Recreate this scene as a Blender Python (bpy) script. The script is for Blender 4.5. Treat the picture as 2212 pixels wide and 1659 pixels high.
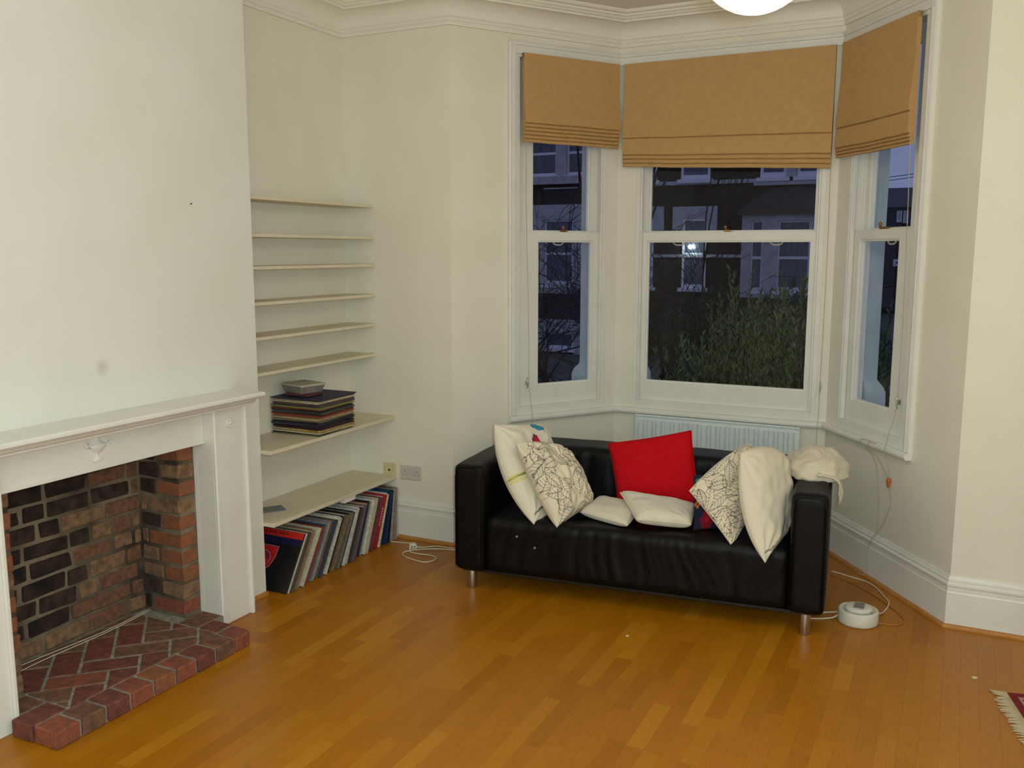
import bpy, bmesh, math, random
import numpy as np
from mathutils import Vector, Matrix, noise as mn

for o in list(bpy.data.objects): bpy.data.objects.remove(o)
SC = bpy.context.scene
COL = SC.collection
R = math.radians
random.seed(7)

# ------------------------------------------------------------------ camera
CAM = Vector((3.3306, -4.494, 1.7227)); YAW, PITCH, ROLL, FPX = 26.2482, -8.3427, 0.0421, 1955.4946
cd = bpy.data.cameras.new('camera'); cam = bpy.data.objects.new('camera', cd); COL.objects.link(cam)
cd.sensor_width = 36.0; cd.lens = 36.0 * FPX / 2212.0; cd.clip_start = .05; cd.clip_end = 300
yw, pt, rl = R(YAW), R(PITCH), R(ROLL)
fwd = Vector((-math.sin(yw) * math.cos(pt), math.cos(yw) * math.cos(pt), math.sin(pt)))
rgt = Vector((math.cos(yw), math.sin(yw), 0)); up = rgt.cross(fwd)
r2 = rgt * math.cos(rl) + up * math.sin(rl); u2 = -rgt * math.sin(rl) + up * math.cos(rl)
cam.matrix_world = Matrix(((r2.x, u2.x, -fwd.x, CAM.x), (r2.y, u2.y, -fwd.y, CAM.y), (r2.z, u2.z, -fwd.z, CAM.z), (0, 0, 0, 1)))
SC.camera = cam

# ------------------------------------------------------------------ world, lights, exposure
w = bpy.data.worlds.new('dusk_sky'); SC.world = w; w.use_nodes = True
bg = w.node_tree.nodes['Background']; bg.inputs[0].default_value = (.36, .43, .74, 1); bg.inputs[1].default_value = .40
SC.view_settings.view_transform = 'Standard'; SC.view_settings.look = 'None'
SC.view_settings.gamma = 1; SC.view_settings.use_curve_mapping = False; SC.view_settings.exposure = 0.12
LAMP_POS = Vector((2.789, -1.929, 2.512)); LAMP_R = .160; LAMP_STRENGTH = 14.5
fl = bpy.data.lights.new('camera_flash_offscreen', 'POINT'); fl.energy = 125; fl.shadow_soft_size = .03; fl.color = (.68, .88, 1.0)
flo = bpy.data.objects.new('camera_flash_offscreen', fl); COL.objects.link(flo); flo.location = CAM + rgt * .07 + up * .05

# ------------------------------------------------------------------ helpers
def lin(c):
    return tuple(((x / 255) / 12.92 if x / 255 <= .04045 else ((x / 255 + .055) / 1.055) ** 2.4) for x in c[:3]) + (1,)

MATS = {}
def mat(name, col, rough=.5, col2=None, nscale=8, stretch=(1, 1, 1), mixlo=.35, mixhi=.65, bump=0, bscale=60, metal=0, spec=.5,
        emit=None, estr=0, coat=0, attr=None, sheen=0, detail=4):
    if name in MATS: return MATS[name]
    m = bpy.data.materials.new(name); m.use_nodes = True; nt = m.node_tree; N = nt.nodes; L = nt.links
    p = N['Principled BSDF']; p.inputs['Base Color'].default_value = lin(col); p.inputs['Roughness'].default_value = rough
    p.inputs['Metallic'].default_value = metal; p.inputs['Specular IOR Level'].default_value = spec
    if coat: p.inputs['Coat Weight'].default_value = coat; p.inputs['Coat Roughness'].default_value = .15
    if sheen: p.inputs['Sheen Weight'].default_value = sheen
    g = N.new('ShaderNodeNewGeometry'); mp = N.new('ShaderNodeMapping'); mp.inputs['Scale'].default_value = stretch
    L.new(g.outputs['Position'], mp.inputs['Vector'])
    if attr:
        a = N.new('ShaderNodeAttribute'); a.attribute_name = attr; L.new(a.outputs['Color'], p.inputs['Base Color'])
    elif col2:
        n = N.new('ShaderNodeTexNoise'); n.inputs['Scale'].default_value = nscale; n.inputs['Detail'].default_value = detail
        L.new(mp.outputs[0], n.inputs['Vector'])
        r = N.new('ShaderNodeMapRange'); r.inputs[1].default_value = mixlo; r.inputs[2].default_value = mixhi
        L.new(n.outputs['Fac'], r.inputs[0])
        x = N.new('ShaderNodeMix'); x.data_type = 'RGBA'; x.inputs[6].default_value = lin(col); x.inputs[7].default_value = lin(col2)
        L.new(r.outputs[0], x.inputs[0]); L.new(x.outputs[2], p.inputs['Base Color'])
    if bump:
        n2 = N.new('ShaderNodeTexNoise'); n2.inputs['Scale'].default_value = bscale; n2.inputs['Detail'].default_value = 3
        L.new(mp.outputs[0], n2.inputs['Vector'])
        b = N.new('ShaderNodeBump'); b.inputs['Strength'].default_value = bump; b.inputs['Distance'].default_value = .01
        L.new(n2.outputs['Fac'], b.inputs['Height']); L.new(b.outputs[0], p.inputs['Normal'])
    if emit:
        p.inputs['Emission Color'].default_value = lin(emit); p.inputs['Emission Strength'].default_value = estr
    MATS[name] = m; return m

def glass(name, tint=(1, 1, 1, 1), ior=1.45, rough=0.0):
    m = bpy.data.materials.new(name); m.use_nodes = True; nt = m.node_tree; N = nt.nodes; L = nt.links
    N.remove(N['Principled BSDF']); out = N['Material Output']
    t = N.new('ShaderNodeBsdfTransparent'); t.inputs[0].default_value = tint
    g = N.new('ShaderNodeBsdfGlossy'); g.inputs['Roughness'].default_value = rough
    f = N.new('ShaderNodeFresnel'); f.inputs[0].default_value = ior
    ge = N.new('ShaderNodeNewGeometry'); mu = N.new('ShaderNodeMath'); mu.operation = 'MULTIPLY_ADD'; mu.inputs[1].default_value = -1; mu.inputs[2].default_value = 1; L.new(ge.outputs['Backfacing'], mu.inputs[0])
    m2 = N.new('ShaderNodeMath'); m2.operation = 'MULTIPLY'; L.new(mu.outputs[0], m2.inputs[0]); L.new(f.outputs[0], m2.inputs[1])      # reflect at the front face only
    x = N.new('ShaderNodeMixShader'); L.new(m2.outputs[0], x.inputs[0]); L.new(t.outputs[0], x.inputs[1]); L.new(g.outputs[0], x.inputs[2])
    L.new(x.outputs[0], out.inputs[0]); return m

class MB:
    def __init__(s): s.v = []; s.f = []; s.mi = []; s.sm = []
    def add(s, vs, fs, mi=0, smooth=False):
        b = len(s.v); s.v += [tuple(v) for v in vs]
        for f in fs: s.f.append(tuple(b + i for i in f)); s.mi.append(mi); s.sm.append(smooth)
        return s
    def box(s, x0, x1, y0, y1, z0, z1, mi=0):
        v = [(x, y, z) for z in (z0, z1) for y in (y0, y1) for x in (x0, x1)]
        return s.add(v, [(0, 2, 3, 1), (4, 5, 7, 6), (0, 1, 5, 4), (2, 6, 7, 3), (0, 4, 6, 2), (1, 3, 7, 5)], mi)
    def prism(s, poly, z0, z1, mi=0):          # poly ccw in xy
        n = len(poly); v = [(p[0], p[1], z0) for p in poly] + [(p[0], p[1], z1) for p in poly]
        return s.add(v, [tuple(range(n - 1, -1, -1)), tuple(range(n, 2 * n))] + [(i, (i + 1) % n, n + (i + 1) % n, n + i) for i in range(n)], mi)
    def extr(s, poly, x0, x1, mi=0):           # poly in (y,z), extruded along x
        n = len(poly); v = [(x0, p[0], p[1]) for p in poly] + [(x1, p[0], p[1]) for p in poly]
        return s.add(v, [tuple(range(n - 1, -1, -1)), tuple(range(n, 2 * n))] + [(i, (i + 1) % n, n + (i + 1) % n, n + i) for i in range(n)], mi)
    def lathe(s, prof, c=(0, 0, 0), n=24, mi=0, axis='z', smooth=True):
        vs = []; fs = []
        for (r, z) in prof:
            for k in range(n):
                a = 2 * math.pi * k / n; p = (r * math.cos(a), r * math.sin(a), z)
                if axis == 'y': p = (p[0], p[2], p[1])
                if axis == 'x': p = (p[2], p[0], p[1])
                vs.append((p[0] + c[0], p[1] + c[1], p[2] + c[2]))
        for i in range(len(prof) - 1):
            for k in range(n): fs.append((i * n + k, i * n + (k + 1) % n, (i + 1) * n + (k + 1) % n, (i + 1) * n + k))
        fs.append(tuple(range(n - 1, -1, -1))); fs.append(tuple(range((len(prof) - 1) * n, len(prof) * n)))
        return s.add(vs, fs, mi, smooth)
    def tube(s, pts, r, n=8, mi=0, closed=False):
        pts = [Vector(p) for p in pts]; m = len(pts); vs = []; fs = []
        rs = r if isinstance(r, (list, tuple)) else [r] * m
        ref = None
        for i, p in enumerate(pts):
            if closed: t = pts[(i + 1) % m] - pts[i - 1]
            else: t = pts[min(i + 1, m - 1)] - pts[max(i - 1, 0)]
            t.normalize()
            if ref is None: ref = t.orthogonal()
            ref = (ref - t * ref.dot(t)).normalized(); b = t.cross(ref)
            for k in range(n):
                a = 2 * math.pi * k / n; vs.append(tuple(p + (ref * math.cos(a) + b * math.sin(a)) * rs[i]))
        for i in range(m if closed else m - 1):
            j = (i + 1) % m
            for k in range(n): fs.append((i * n + k, i * n + (k + 1) % n, j * n + (k + 1) % n, j * n + k))
        if not closed: fs.append(tuple(range(n - 1, -1, -1))); fs.append(tuple(range((m - 1) * n, m * n)))
        return s.add(vs, fs, mi, True)
    def sweep(s, prof, path, closed=False, mi=0):   # prof: closed loop of (offset into room, z); path ccw-left so room is on the right
        m = len(path); nn = len(prof); vs = []; fs = []; nor = []
        seg = m if closed else m - 1
        for i in range(seg):
            d = Vector(path[(i + 1) % m]) - Vector(path[i]); d.normalize(); nor.append(Vector((d.y, -d.x)))
        for i in range(m):
            if closed: a, b = nor[i - 1], nor[i]
            else: a, b = nor[max(i - 1, 0)], nor[min(i, seg - 1)]
            q = (a + b) / (1 + a.dot(b))
            for (o, z) in prof: vs.append((path[i][0] + q.x * o, path[i][1] + q.y * o, z))
        for i in range(seg):
            j = (i + 1) % m
            for k in range(nn): fs.append((i * nn + k, i * nn + (k + 1) % nn, j * nn + (k + 1) % nn, j * nn + k))
        if not closed: fs.append(tuple(range(nn))); fs.append(tuple(range((m - 1) * nn + nn - 1, (m - 1) * nn - 1, -1)))
        return s.add(vs, fs, mi)
    def build(s, name, mats, parent=None, loc=(0, 0, 0), rotz=0, smooth=None, bevel=0, seg=1):
        me = bpy.data.meshes.new(name); me.from_pydata(s.v, [], s.f)
        if not isinstance(mats, (list, tuple)): mats = [mats]
        for m in mats: me.materials.append(m)
        for p, mi, sm in zip(me.polygons, s.mi, s.sm): p.material_index = mi; p.use_smooth = sm if smooth is None else smooth
        bm = bmesh.new(); bm.from_mesh(me); bmesh.ops.recalc_face_normals(bm, faces=bm.faces)
        if bevel:
            bmesh.ops.bevel(bm, geom=[e for e in bm.edges if len(e.link_faces) == 2 and e.calc_face_angle(0) > .5], offset=bevel, segments=seg, affect='EDGES', profile=.5, clamp_overlap=True)
        bm.to_mesh(me); bm.free()
        o = bpy.data.objects.new(name, me); COL.objects.link(o); o.location = loc; o.rotation_euler = (0, 0, rotz)
        if parent: o.parent = parent
        return o

def tag(o, label=None, cat=None, group=None, kind=None):
    if label: o['label'] = label
    if cat: o['category'] = cat
    if group: o['group'] = group
    if kind: o['kind'] = kind
    return o
def thing(name, label, cat, loc=(0, 0, 0), rotz=0, group=None, kind=None):
    o = bpy.data.objects.new(name, None); COL.objects.link(o); o.location = loc; o.rotation_euler = (0, 0, rotz); o.empty_display_size = .1
    return tag(o, label, cat, group, kind)
def struct(o, label=None): o['kind'] = 'structure'; (label and o.__setitem__('label', label)); return o
def box(x0, x1, y0, y1, z0, z1): return MB().box(x0, x1, y0, y1, z0, z1)

# ------------------------------------------------------------------ materials
M_wall = mat('cream_wall_paint', (238, 232, 215), .62, (234, 227, 208), 3, bump=.04, bscale=90)
M_trim = mat('white_gloss_paint', (236, 233, 224), .40, (231, 227, 217), 5, bump=.02, bscale=60)
M_shelf = mat('cream_shelf_paint', (228, 217, 190), .5, (222, 210, 182), 6)
M_ceil = mat('ceiling_paint', (236, 230, 222), .7)
M_corn = mat('cornice_paint', (240, 234, 220), .55)
M_rad = mat('radiator_enamel', (226, 232, 230), .35)
M_glass = glass('window_glass', ior=1.32)
M_blind = mat('tan_blind_cloth', (198, 157, 102), .85, (193, 151, 96), 30, bump=.12, bscale=700)
M_blindlin = mat('grey_blind_lining', (150, 155, 165), .8)
M_leather = mat('black_leather', (8, 7, 7), .46, (11, 9, 9), 25, bump=.12, bscale=220, spec=.20)
M_chrome = mat('brushed_steel', (190, 190, 192), .28, metal=1)
M_mortar = mat('grey_mortar', (164, 160, 146), .95, (132, 126, 110), 30, bump=.5, bscale=120)
M_mortar_soot = mat('sooty_mortar', (136, 120, 98), .95, (60, 50, 41), 4, bump=.5, bscale=120)
BR = [mat('brick_red', (156, 84, 58), .9, (122, 72, 54), 40, bump=.6, bscale=150),
      mat('brick_brown', (136, 92, 66), .92, (98, 70, 52), 35, bump=.6, bscale=150),
      mat('brick_buff', (152, 116, 84), .92, (110, 84, 60), 30, bump=.6, bscale=150),
      mat('brick_smoky', (74, 54, 42), .93, (34, 27, 23), 22, bump=.6, bscale=150),
      mat('brick_sooty', (20, 16, 14), .95, (62, 44, 34), 12, bump=.6, bscale=150),
      mat('brick_plum', (134, 72, 58), .9, (98, 56, 46), 30, bump=.6, bscale=150),
      mat('brick_orange', (158, 92, 56), .9, (124, 82, 58), 35, bump=.6, bscale=150)]
M_cream_cloth = mat('cream_cotton', (226, 214, 190), .9, (216, 203, 178), 12, bump=.12, bscale=350, sheen=.2)
M_white_cloth = mat('off_white_cotton', (230, 221, 202), .9, (220, 210, 190), 10, bump=.1, bscale=300, sheen=.2)
M_red_cloth = mat('red_cotton', (206, 8, 22), .9, (190, 6, 20), 60, bump=.12, bscale=400, spec=.2)
M_print = mat('printed_cotton', (255, 255, 255), .9, attr='print', bump=.08, bscale=350, spec=.3)
M_cable = mat('white_cable', (226, 216, 194), .5)
M_tan_cable = mat('amber_cable', (176, 118, 58), .5)
M_cord = mat('beige_cord', (190, 178, 152), .8)
M_black = mat('black_plastic', (14, 14, 14), .4)
M_brass = mat('brass', (168, 112, 48), .35, metal=.8)
M_floor_base = mat('subfloor', (120, 70, 12), .6)
M_stone = mat('painted_stone', (188, 200, 206), .75, (176, 190, 198), 8)
WOODC = [(183, 116, 14), (178, 111, 12), (187, 120, 17), (172, 105, 10), (193, 127, 24), (180, 113, 13), (184, 114, 12)]
WOOD = [mat('oak_strip_%d' % i, c, .36, tuple(int(x * .90) for x in c), 14, (14, 1.1, 1), .3, .7, bump=.012, bscale=30, spec=.32, detail=6) for i, c in enumerate(WOODC)]
M_oakbead = mat('oak_bead', (196, 136, 66), .4, (180, 120, 54), 12, (1, 1, 8))

# ------------------------------------------------------------------ room geometry
A = .2705; ZC = 2.946; HC = 3.122
BL0, BL1, BR0, BR1 = (.7305, 0.), (1.3754, .9655), (3.3745, 0.), (2.6767, .9655)
XR, YB = 4.45, -5.7
CB0, CB1 = -2.945, -1.106              # chimney breast
OP0, OP1, OPZ = -2.53, -1.52, .865     # fireplace opening
class Fr:
    def __init__(s, p0, p1):
        d = Vector(p1) - Vector(p0); s.L = d.length; s.a = math.atan2(d.y, d.x); s.p0 = (p0[0], p0[1], 0); d.normalize(); s.d = d; s.n = Vector((-d.y, d.x))
    def w(s, x, y=0): return (s.p0[0] + s.d.x * x + s.n.x * y, s.p0[1] + s.d.y * x + s.n.y * y)
FL, FC, FR = Fr(BL0, BL1), Fr(BL1, BR1), Fr(BR1, BR0)

# ---- floor
floor = struct(box(-.15, XR + .15, YB - .15, 1.15, -.12, -.008).build('floor', M_floor_base), 'warm oak strip floor')
PW, GAP = .066, .0003
def ylim(x):      # how far the boards run towards the front wall and into the bay
    if x < BL0[0] or x > BR0[0]: return .05
    if x < BL1[0]: return .05 + .9655 * (x - BL0[0]) / (BL1[0] - BL0[0])
    if x > BR1[0]: return .05 + .9655 * (BR0[0] - x) / (BR0[0] - BR1[0])
    return 1.01
def seen(x, y):
    d = Vector((x, y, 0)) - CAM; zz = d.dot(fwd)
    if zz < .3: return None
    return (1106 + FPX * d.dot(r2) / zz, 829.5 - FPX * d.dot(u2) / zz, zz)
planks = []
rp = random.Random(3)
nx = int((XR + .1) / PW)
for i in range(nx):
    x0 = i * PW; y = YB + rp.uniform(-.3, 0)
    ye = ylim(x0 + PW / 2)
    while y < ye:
        l = rp.choice((.26, .34, .42, .50)); y1 = min(y + l, ye)
        if y1 - y > .005: planks.append((x0, y, y1, rp.choices(range(7), (5, 4, 3, 2, 2, 4, 3))[0]))
        y = y1
vis = []
for k, (x0, y0, y1, t) in enumerate(planks):
    q = seen(x0 + PW / 2, (y0 + y1) / 2)
    hid = (x0 + PW < A and y1 > CB0 - .1) or (x0 < .62 and -2.56 < (y0 + y1) / 2 < -1.58)
    under = (1.15 < x0 < 2.85 and (y0 + y1) / 2 > -.25)
    if q and -60 < q[0] < 2270 and 900 < q[1] < 1720 and not hid and not under: vis.append((q[2], k))
vis.sort(); near = set(k for _, k in vis[:300])
pm = {}
rest = MB()
for k, (x0, y0, y1, t) in enumerate(planks):
    l = y1 - y0
    if k in near:
        key = (round(l, 3), t)
        if key not in pm:
            o = box(GAP / 2, PW - GAP / 2, GAP / 2, l - GAP / 2, -.010, 0).build('plank', WOOD[t], floor, (x0, y0, 0)); pm[key] = o.data
        else:
            o = bpy.data.objects.new('plank', pm[key]); COL.objects.link(o); o.parent = floor; o.location = (x0, y0, 0)
    else: rest.box(x0 + GAP / 2, x0 + PW - GAP / 2, y0 + GAP / 2, y1 - GAP / 2, -.010, 0, t)
tag(rest.build('plank_field', WOOD, floor), kind='stuff')

# ---- ceiling and walls
struct(box(-.15, XR + .15, YB - .15, 1.15, HC, HC + .12).build('ceiling', M_ceil))
m = MB().box(-.15, 0, YB, -2.55, 0, HC).box(-.15, 0, -1.50, .14, 0, HC).box(-.15, 0, -2.55, -1.50, 1.0, HC)
struct(m.build('wall_left', M_wall), 'cream painted alcove wall')
M_breast = mat('cream_breast_paint', (236, 233, 224), .6, (232, 229, 218), 3, bump=.04, bscale=90)
nt = M_breast.node_tree; N = nt.nodes; L = nt.links      # an old soot smudge above the mantel
g = N.new('ShaderNodeNewGeometry'); mp = N.new('ShaderNodeMapping'); mp.inputs['Location'].default_value = (0, 1.995 * 28, -1.262 * 28); mp.inputs['Scale'].default_value = (0, 28, 28)
ln = N.new('ShaderNodeVectorMath'); ln.operation = 'LENGTH'; L.new(g.outputs['Position'], mp.inputs[0]); L.new(mp.outputs[0], ln.inputs[0])
r = N.new('ShaderNodeMapRange'); r.inputs[1].default_value = .2; r.inputs[2].default_value = 1.15; r.inputs[3].default_value = .28; r.inputs[4].default_value = 0; L.new(ln.outputs['Value'], r.inputs[0])
x = N.new('ShaderNodeMix'); x.data_type = 'RGBA'; x.inputs[7].default_value = lin((120, 108, 92))
p = N['Principled BSDF']; src = p.inputs['Base Color'].links[0].from_socket
L.new(r.outputs[0], x.inputs[0]); L.new(src, x.inputs[6]); L.new(x.outputs[2], p.inputs['Base Color'])
m = MB().box(0, A, CB0, OP0, 0, HC).box(0, A, OP1, CB1, 0, HC).box(0, A, OP0, OP1, .88, HC)
struct(m.build('wall_chimney_breast', M_breast), 'cream painted chimney breast')
struct(box(-.0, BL0[0], 0, .14, 0, HC).build('wall_front', M_wall), 'cream wall between alcove and bay')
struct(box(BR0[0], XR, 0, .14, 0, HC).build('wall_front_right', M_wall), 'cream wall right of the bay')
struct(box(XR, XR + .15, YB, .14, 0, HC).build('wall_right', M_wall))
struct(box(-.15, XR + .15, YB - .15, YB, 0, HC).build('wall_back', M_wall))
HOLES = [(FL, .41, 1.075), (FC, .118, 1.24), (FR, .115, .775)]
HZ0, HZ1 = .735, 2.85
for (F, h0, h1), nm in zip(HOLES, ('wall_bay_left', 'wall_bay_centre', 'wall_bay_right')):
    m = MB().box(0, h0, 0, .14, 0, HC).box(h1, F.L, 0, .14, 0, HC).box(h0, h1, 0, .14, 0, HZ0).box(h0, h1, 0, .14, HZ1, HC)
    struct(m.build(nm, M_wall, None, F.p0, F.a))

# ---- cornice, skirting, sill, head
PER = [(0, YB), (0, CB0), (A, CB0), (A, CB1), (0, CB1), (0, 0), BL0, BL1, BR1, BR0, (XR, 0), (XR, YB)]
prof = [(-.01, ZC), (.016, ZC), (.020, ZC + .012), (.016, ZC + .022), (.022, ZC + .024), (.026, ZC + .036), (.034, ZC + .044), (.034, ZC + .050)]
for k in range(9):
    a = k / 8 * math.pi / 2; prof.append((.034 + .085 * (1 - math.cos(a)), ZC + .050 + .070 * math.sin(a)))
prof += [(.130, ZC + .120), (.130, ZC + .130), (.142, ZC + .133), (.150, ZC + .142), (.160, ZC + .147), (.160, ZC + .157), (.180, ZC + .160), (.186, ZC + .168), (.192, HC + .005), (-.01, HC + .005)]
struct(MB().sweep(prof, PER, True).build('trim_1', M_corn), 'white moulded plaster cornice')
SKH = .2415
sk = [(-.005, 0), (.02, 0), (.02, .165), (.017, .172), (.017, .192), (.021, .198), (.021, .207), (.014, .214), (.014, .226), (.010, .232), (.007, SKH), (-.005, SKH)]
qr = [(.02, 0), (.037, 0), (.0365, .008), (.032, .014), (.026, .0165), (.02, .017)]
def skirt(nm, path):
    struct(MB().sweep(sk, path).build(nm, M_trim), 'white moulded skirting board')
def bead(nm, path): struct(MB().sweep(qr, path).build(nm, M_oakbead), 'oak beading at foot of skirting')
skirt('baseboard_front_left', [(0, 0), BL0, FL.w(.3)]); bead('trim_2', [(.36, 0), BL0, FL.w(.3)])
skirt('baseboard_bay', [FL.w(.3), BL1, BR1, FR.w(.3)]); bead('trim_3', [FL.w(.3), BL1, BR1, FR.w(.3)])
skirt('baseboard_front_right', [FR.w(.3), BR0, (XR, 0)]); bead('trim_4', [FR.w(.3), BR0, (XR, 0)])
skirt('baseboard_right', [(XR, 0), (XR, YB)])
skirt('baseboard_left', [(0, YB), (0, CB0)])
bead('trim_5', [(A - .02, -1.288), (A - .02, CB1 + .0)])
sill = [(-.01, .703), (.03, .703), (.038, .709), (.041, .72), (.038, .733), (.03, .739), (-.01, .741)]
struct(MB().sweep(sill, [FL.w(.368), BL1, BR1, FR.w(.838)]).build('trim_6', M_trim), 'white rounded window board along the bay')
head = [(-.005, 2.842), (.018, 2.842), (.018, 2.872), (.012, 2.874), (.012, 2.884), (.02, 2.888), (.024, 2.900), (.016, 2.912), (-.005, 2.912)]
struct(MB().sweep(head, [FL.w(.368), BL1, BR1, FR.w(.838)]).build('trim_7', M_trim), 'white moulded head above bay windows')
arch = lambda s: [(s * 0, .004), (s * 0, -.022), (s * .012, -.026), (s * .018, -.018), (s * .022, -.014), (s * .034, -.014), (s * .037, -.020), (s * .049, -.018), (s * .049, .004)]
for F, s0, sg, nm in ((FL, .366, 1, 'trim_8'), (FR, .840, -1, 'trim_9')):
    poly = [(s0 + x, y) for x, y in arch(sg)]
    if sg > 0: poly = poly[::-1]
    struct(MB().prism(poly, .741, 2.90).build(nm, M_trim, None, F.p0, F.a), 'white window architrave')

# ---- sash windows
def sash_window(n, F, h0, h1, g0, g1, lifts, label):
    t = struct(thing('window_%d' % n, label, None, F.p0, F.a), label)
    a0, a1 = h0 + .028, h1 - .028
    m = MB().box(h0, a0, -.004, .135, HZ0, HZ1).box(a1, h1, -.004, .135, HZ0, HZ1).box(a0, a1, -.004, .135, HZ0, .79).box(a0, a1, -.004, .135, 2.825, HZ1)
    m.build('box_frame', M_trim, t, bevel=.002)
    for q0, q1 in ((a0, a0 + .014), (a1 - .014, a1)): box(q0, q1, .000, .026, .79, 2.825).build('staff_bead', M_trim, t, bevel=.003)
    for q0, q1 in ((a0, a0 + .010), (a1 - .010, a1)): box(q0, q1, .070, .078, 1.84, 2.825).build('parting_bead', M_trim, t)
    def sash(nm, y0, y1, z0, z1, gz0, gz1, gg0, gg1):
        s = MB().box(a0 + .001, gg0, y0, y1, z0, z1).box(gg1, a1 - .001, y0, y1, z0, z1).box(gg0, gg1, y0, y1, z0, gz0).box(gg0, gg1, y0, y1, gz1, z1)
        b = .011      # glazing chamfer inside the opening
        s.box(gg0, gg0 + b, y0 + .010, y1 - .012, gz0, gz1).box(gg1 - b, gg1, y0 + .010, y1 - .012, gz0, gz1)
        s.box(gg0 + b, gg1 - b, y0 + .010, y1 - .012, gz0, gz0 + b).box(gg0 + b, gg1 - b, y0 + .010, y1 - .012, gz1 - b, gz1)
        so = s.build(nm, M_trim, t)
        yc = y1 - .014
        box(gg0, gg1, yc, yc + .004, gz0, gz1).build('pane', M_glass, so)
        return so
    lo = sash('lower_sash', .028, .070, .79, 1.838, .905, 1.788, g0, g1)
    hi = sash('upper_sash', .078, .120, 1.79, 2.825, 1.838, 2.75, g0 - .01, g1 + .01)
    c = (g0 + g1) / 2      # brass catch on the meeting rail
    k = MB().box(c - .022, c + .022, .040, .062, 1.838, 1.844).box(c - .006, c + .006, .030, .085, 1.844, 1.852)
    k.lathe([(.004, 1.850), (.006, 1.858), (.009, 1.866), (.007, 1.874), (.002, 1.877)], (c - .012, .040, 0), 10); k.build('catch', M_brass, lo)
    for q in lifts:        # pulls hanging under the upper sash
        pts = [(q - .036, .100, 1.79), (q - .034, .100, 1.772), (q - .022, .1, 1.763), (q, .1, 1.761), (q + .022, .1, 1.763), (q + .034, .1, 1.772), (q + .036, .1, 1.79)]
        MB().tube(pts, .0045, 6).box(q - .055, q + .055, .096, .106, 1.783, 1.7895).build('sash_pull', M_cream_cloth, hi)
    return t
sash_window(1, *HOLES[0], .592, .995, (.785,), 'white sash window left of the bay centre')
sash_window(2, *HOLES[1], .188, 1.172, (.37, .96), 'wide white sash window in the bay centre')
sash_window(3, *HOLES[2], .205, .578, (.40,), 'white sash window right of the bay centre')

# ---- roman blinds
def blind(F, s0, s1, zt, z1, zb, nf, label, first=.0, skew=0.0):
    t = thing('roman_blind', label, 'blind', (F.w(s0)[0], F.w(s0)[1], 0), F.a, 'roman blinds across the bay')
    Lb = s1 - s0
    box(.0, Lb, -.046, -.024, zt - .03, zt).build('head_rail', M_blind, t)
    # cloth: front panel then a stack of folds, each one tucked behind the lip above
    lips = [z1] + [z1 - first - (z1 - first - zb) * (k + 1) / nf for k in range(nf)]
    ns = 36
    poly = [(-.0465, zt), (-.0475, zt - .2)]
    y = -.060
    poly.append((y - .006, z1 + .018)); poly.append((y - .004, z1 + .003)); poly.append((y + .004, z1))
    for k in range(1, len(lips)):
        y += .0035
        poly += [(y + .006, lips[k - 1] + .002), (y - .003, lips[k - 1] - .006), (y - .006, lips[k] + .008), (y - .004, lips[k] + .002), (y + .004, lips[k])]
    poly += [(-.030, zb + .002), (-.0245, zb + .012), (-.024, zt)]
    vs = []; fs = []; n = len(poly)
    for i in range(ns + 1):
        u = i / ns; xx = u * Lb
        for j, (py, pz) in enumerate(poly):
            wv = .006 * mn.noise(Vector((xx * 5 + s0 * 9, pz * 4, 1.7))) if j < n - 1 and pz < zt - .05 else 0
            wz = .004 * mn.noise(Vector((xx * 4 + s0 * 7, 3.3, 0))) if pz < zt - .05 else 0
            vs.append((xx, py + wv, pz + wz - skew * u * min(1, max(0, (zt - .05 - pz) / (zt - .05 - zb))) ** 1.5))
    for i in range(ns):
        for j in range(n): fs.append((i * n + j, i * n + (j + 1) % n, (i + 1) * n + (j + 1) % n, (i + 1) * n + j))
    fs.append(tuple(range(n))); fs.append(tuple(range(ns * n + n - 1, ns * n - 1, -1)))
    MB().add(vs, fs).build('fold_cloth', M_blind, t)
    return t
blind(FL, .450, 1.125, 2.842, 2.452, 2.345, 5, 'tan roman blind over the left bay window, stacked in narrow folds')
bc = blind(FC, .045, 1.262, 2.842, 2.405, 2.235, 4, 'wide tan roman blind over the bay centre window', .075, .055)
blind(FR, .055, .735, 2.842, 2.388, 2.230, 4, 'tan roman blind over the right bay window, hanging askew', .088)

def cord(nm, pts, label, cat, r=.0022, mt=None, closed=False, group=None):
    # smooth the path
    P = [Vector(p) for p in pts]; Q = []
    if closed: P = P + P[:1]
    for i in range(len(P) - 1):
        p0, p1, p2, p3 = P[max(i - 1, 0)], P[i], P[i + 1], P[min(i + 2, len(P) - 1)]
        for k in range(6):
            t = k / 6; Q.append(.5 * ((2 * p1) + (-p0 + p2) * t + (2 * p0 - 5 * p1 + 4 * p2 - p3) * t * t + (-p0 + 3 * p1 - 3 * p2 + p3) * t ** 3))
    Q.append(P[-1])
    o = MB().tube(Q, r, 6).build(nm, mt or M_cord)
    if label: tag(o, label, cat, group)
    return o
def W3(F, s, y, z): a = F.w(s, y); return (a[0], a[1], z)
cord('blind_cord', [W3(FL, .462, -.052, 2.36), W3(FL, .468, -.046, 1.9), W3(FL, .488, -.046, 1.2), W3(FL, .497, -.03, .95), W3(FL, .505, -.048, .80), W3(FL, .512, -.055, .70), W3(FL, .515, -.03, .6), W3(FL, .516, -.02, .42)], 'thin cord hanging down the left bay window', 'cord', .0018)
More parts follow.
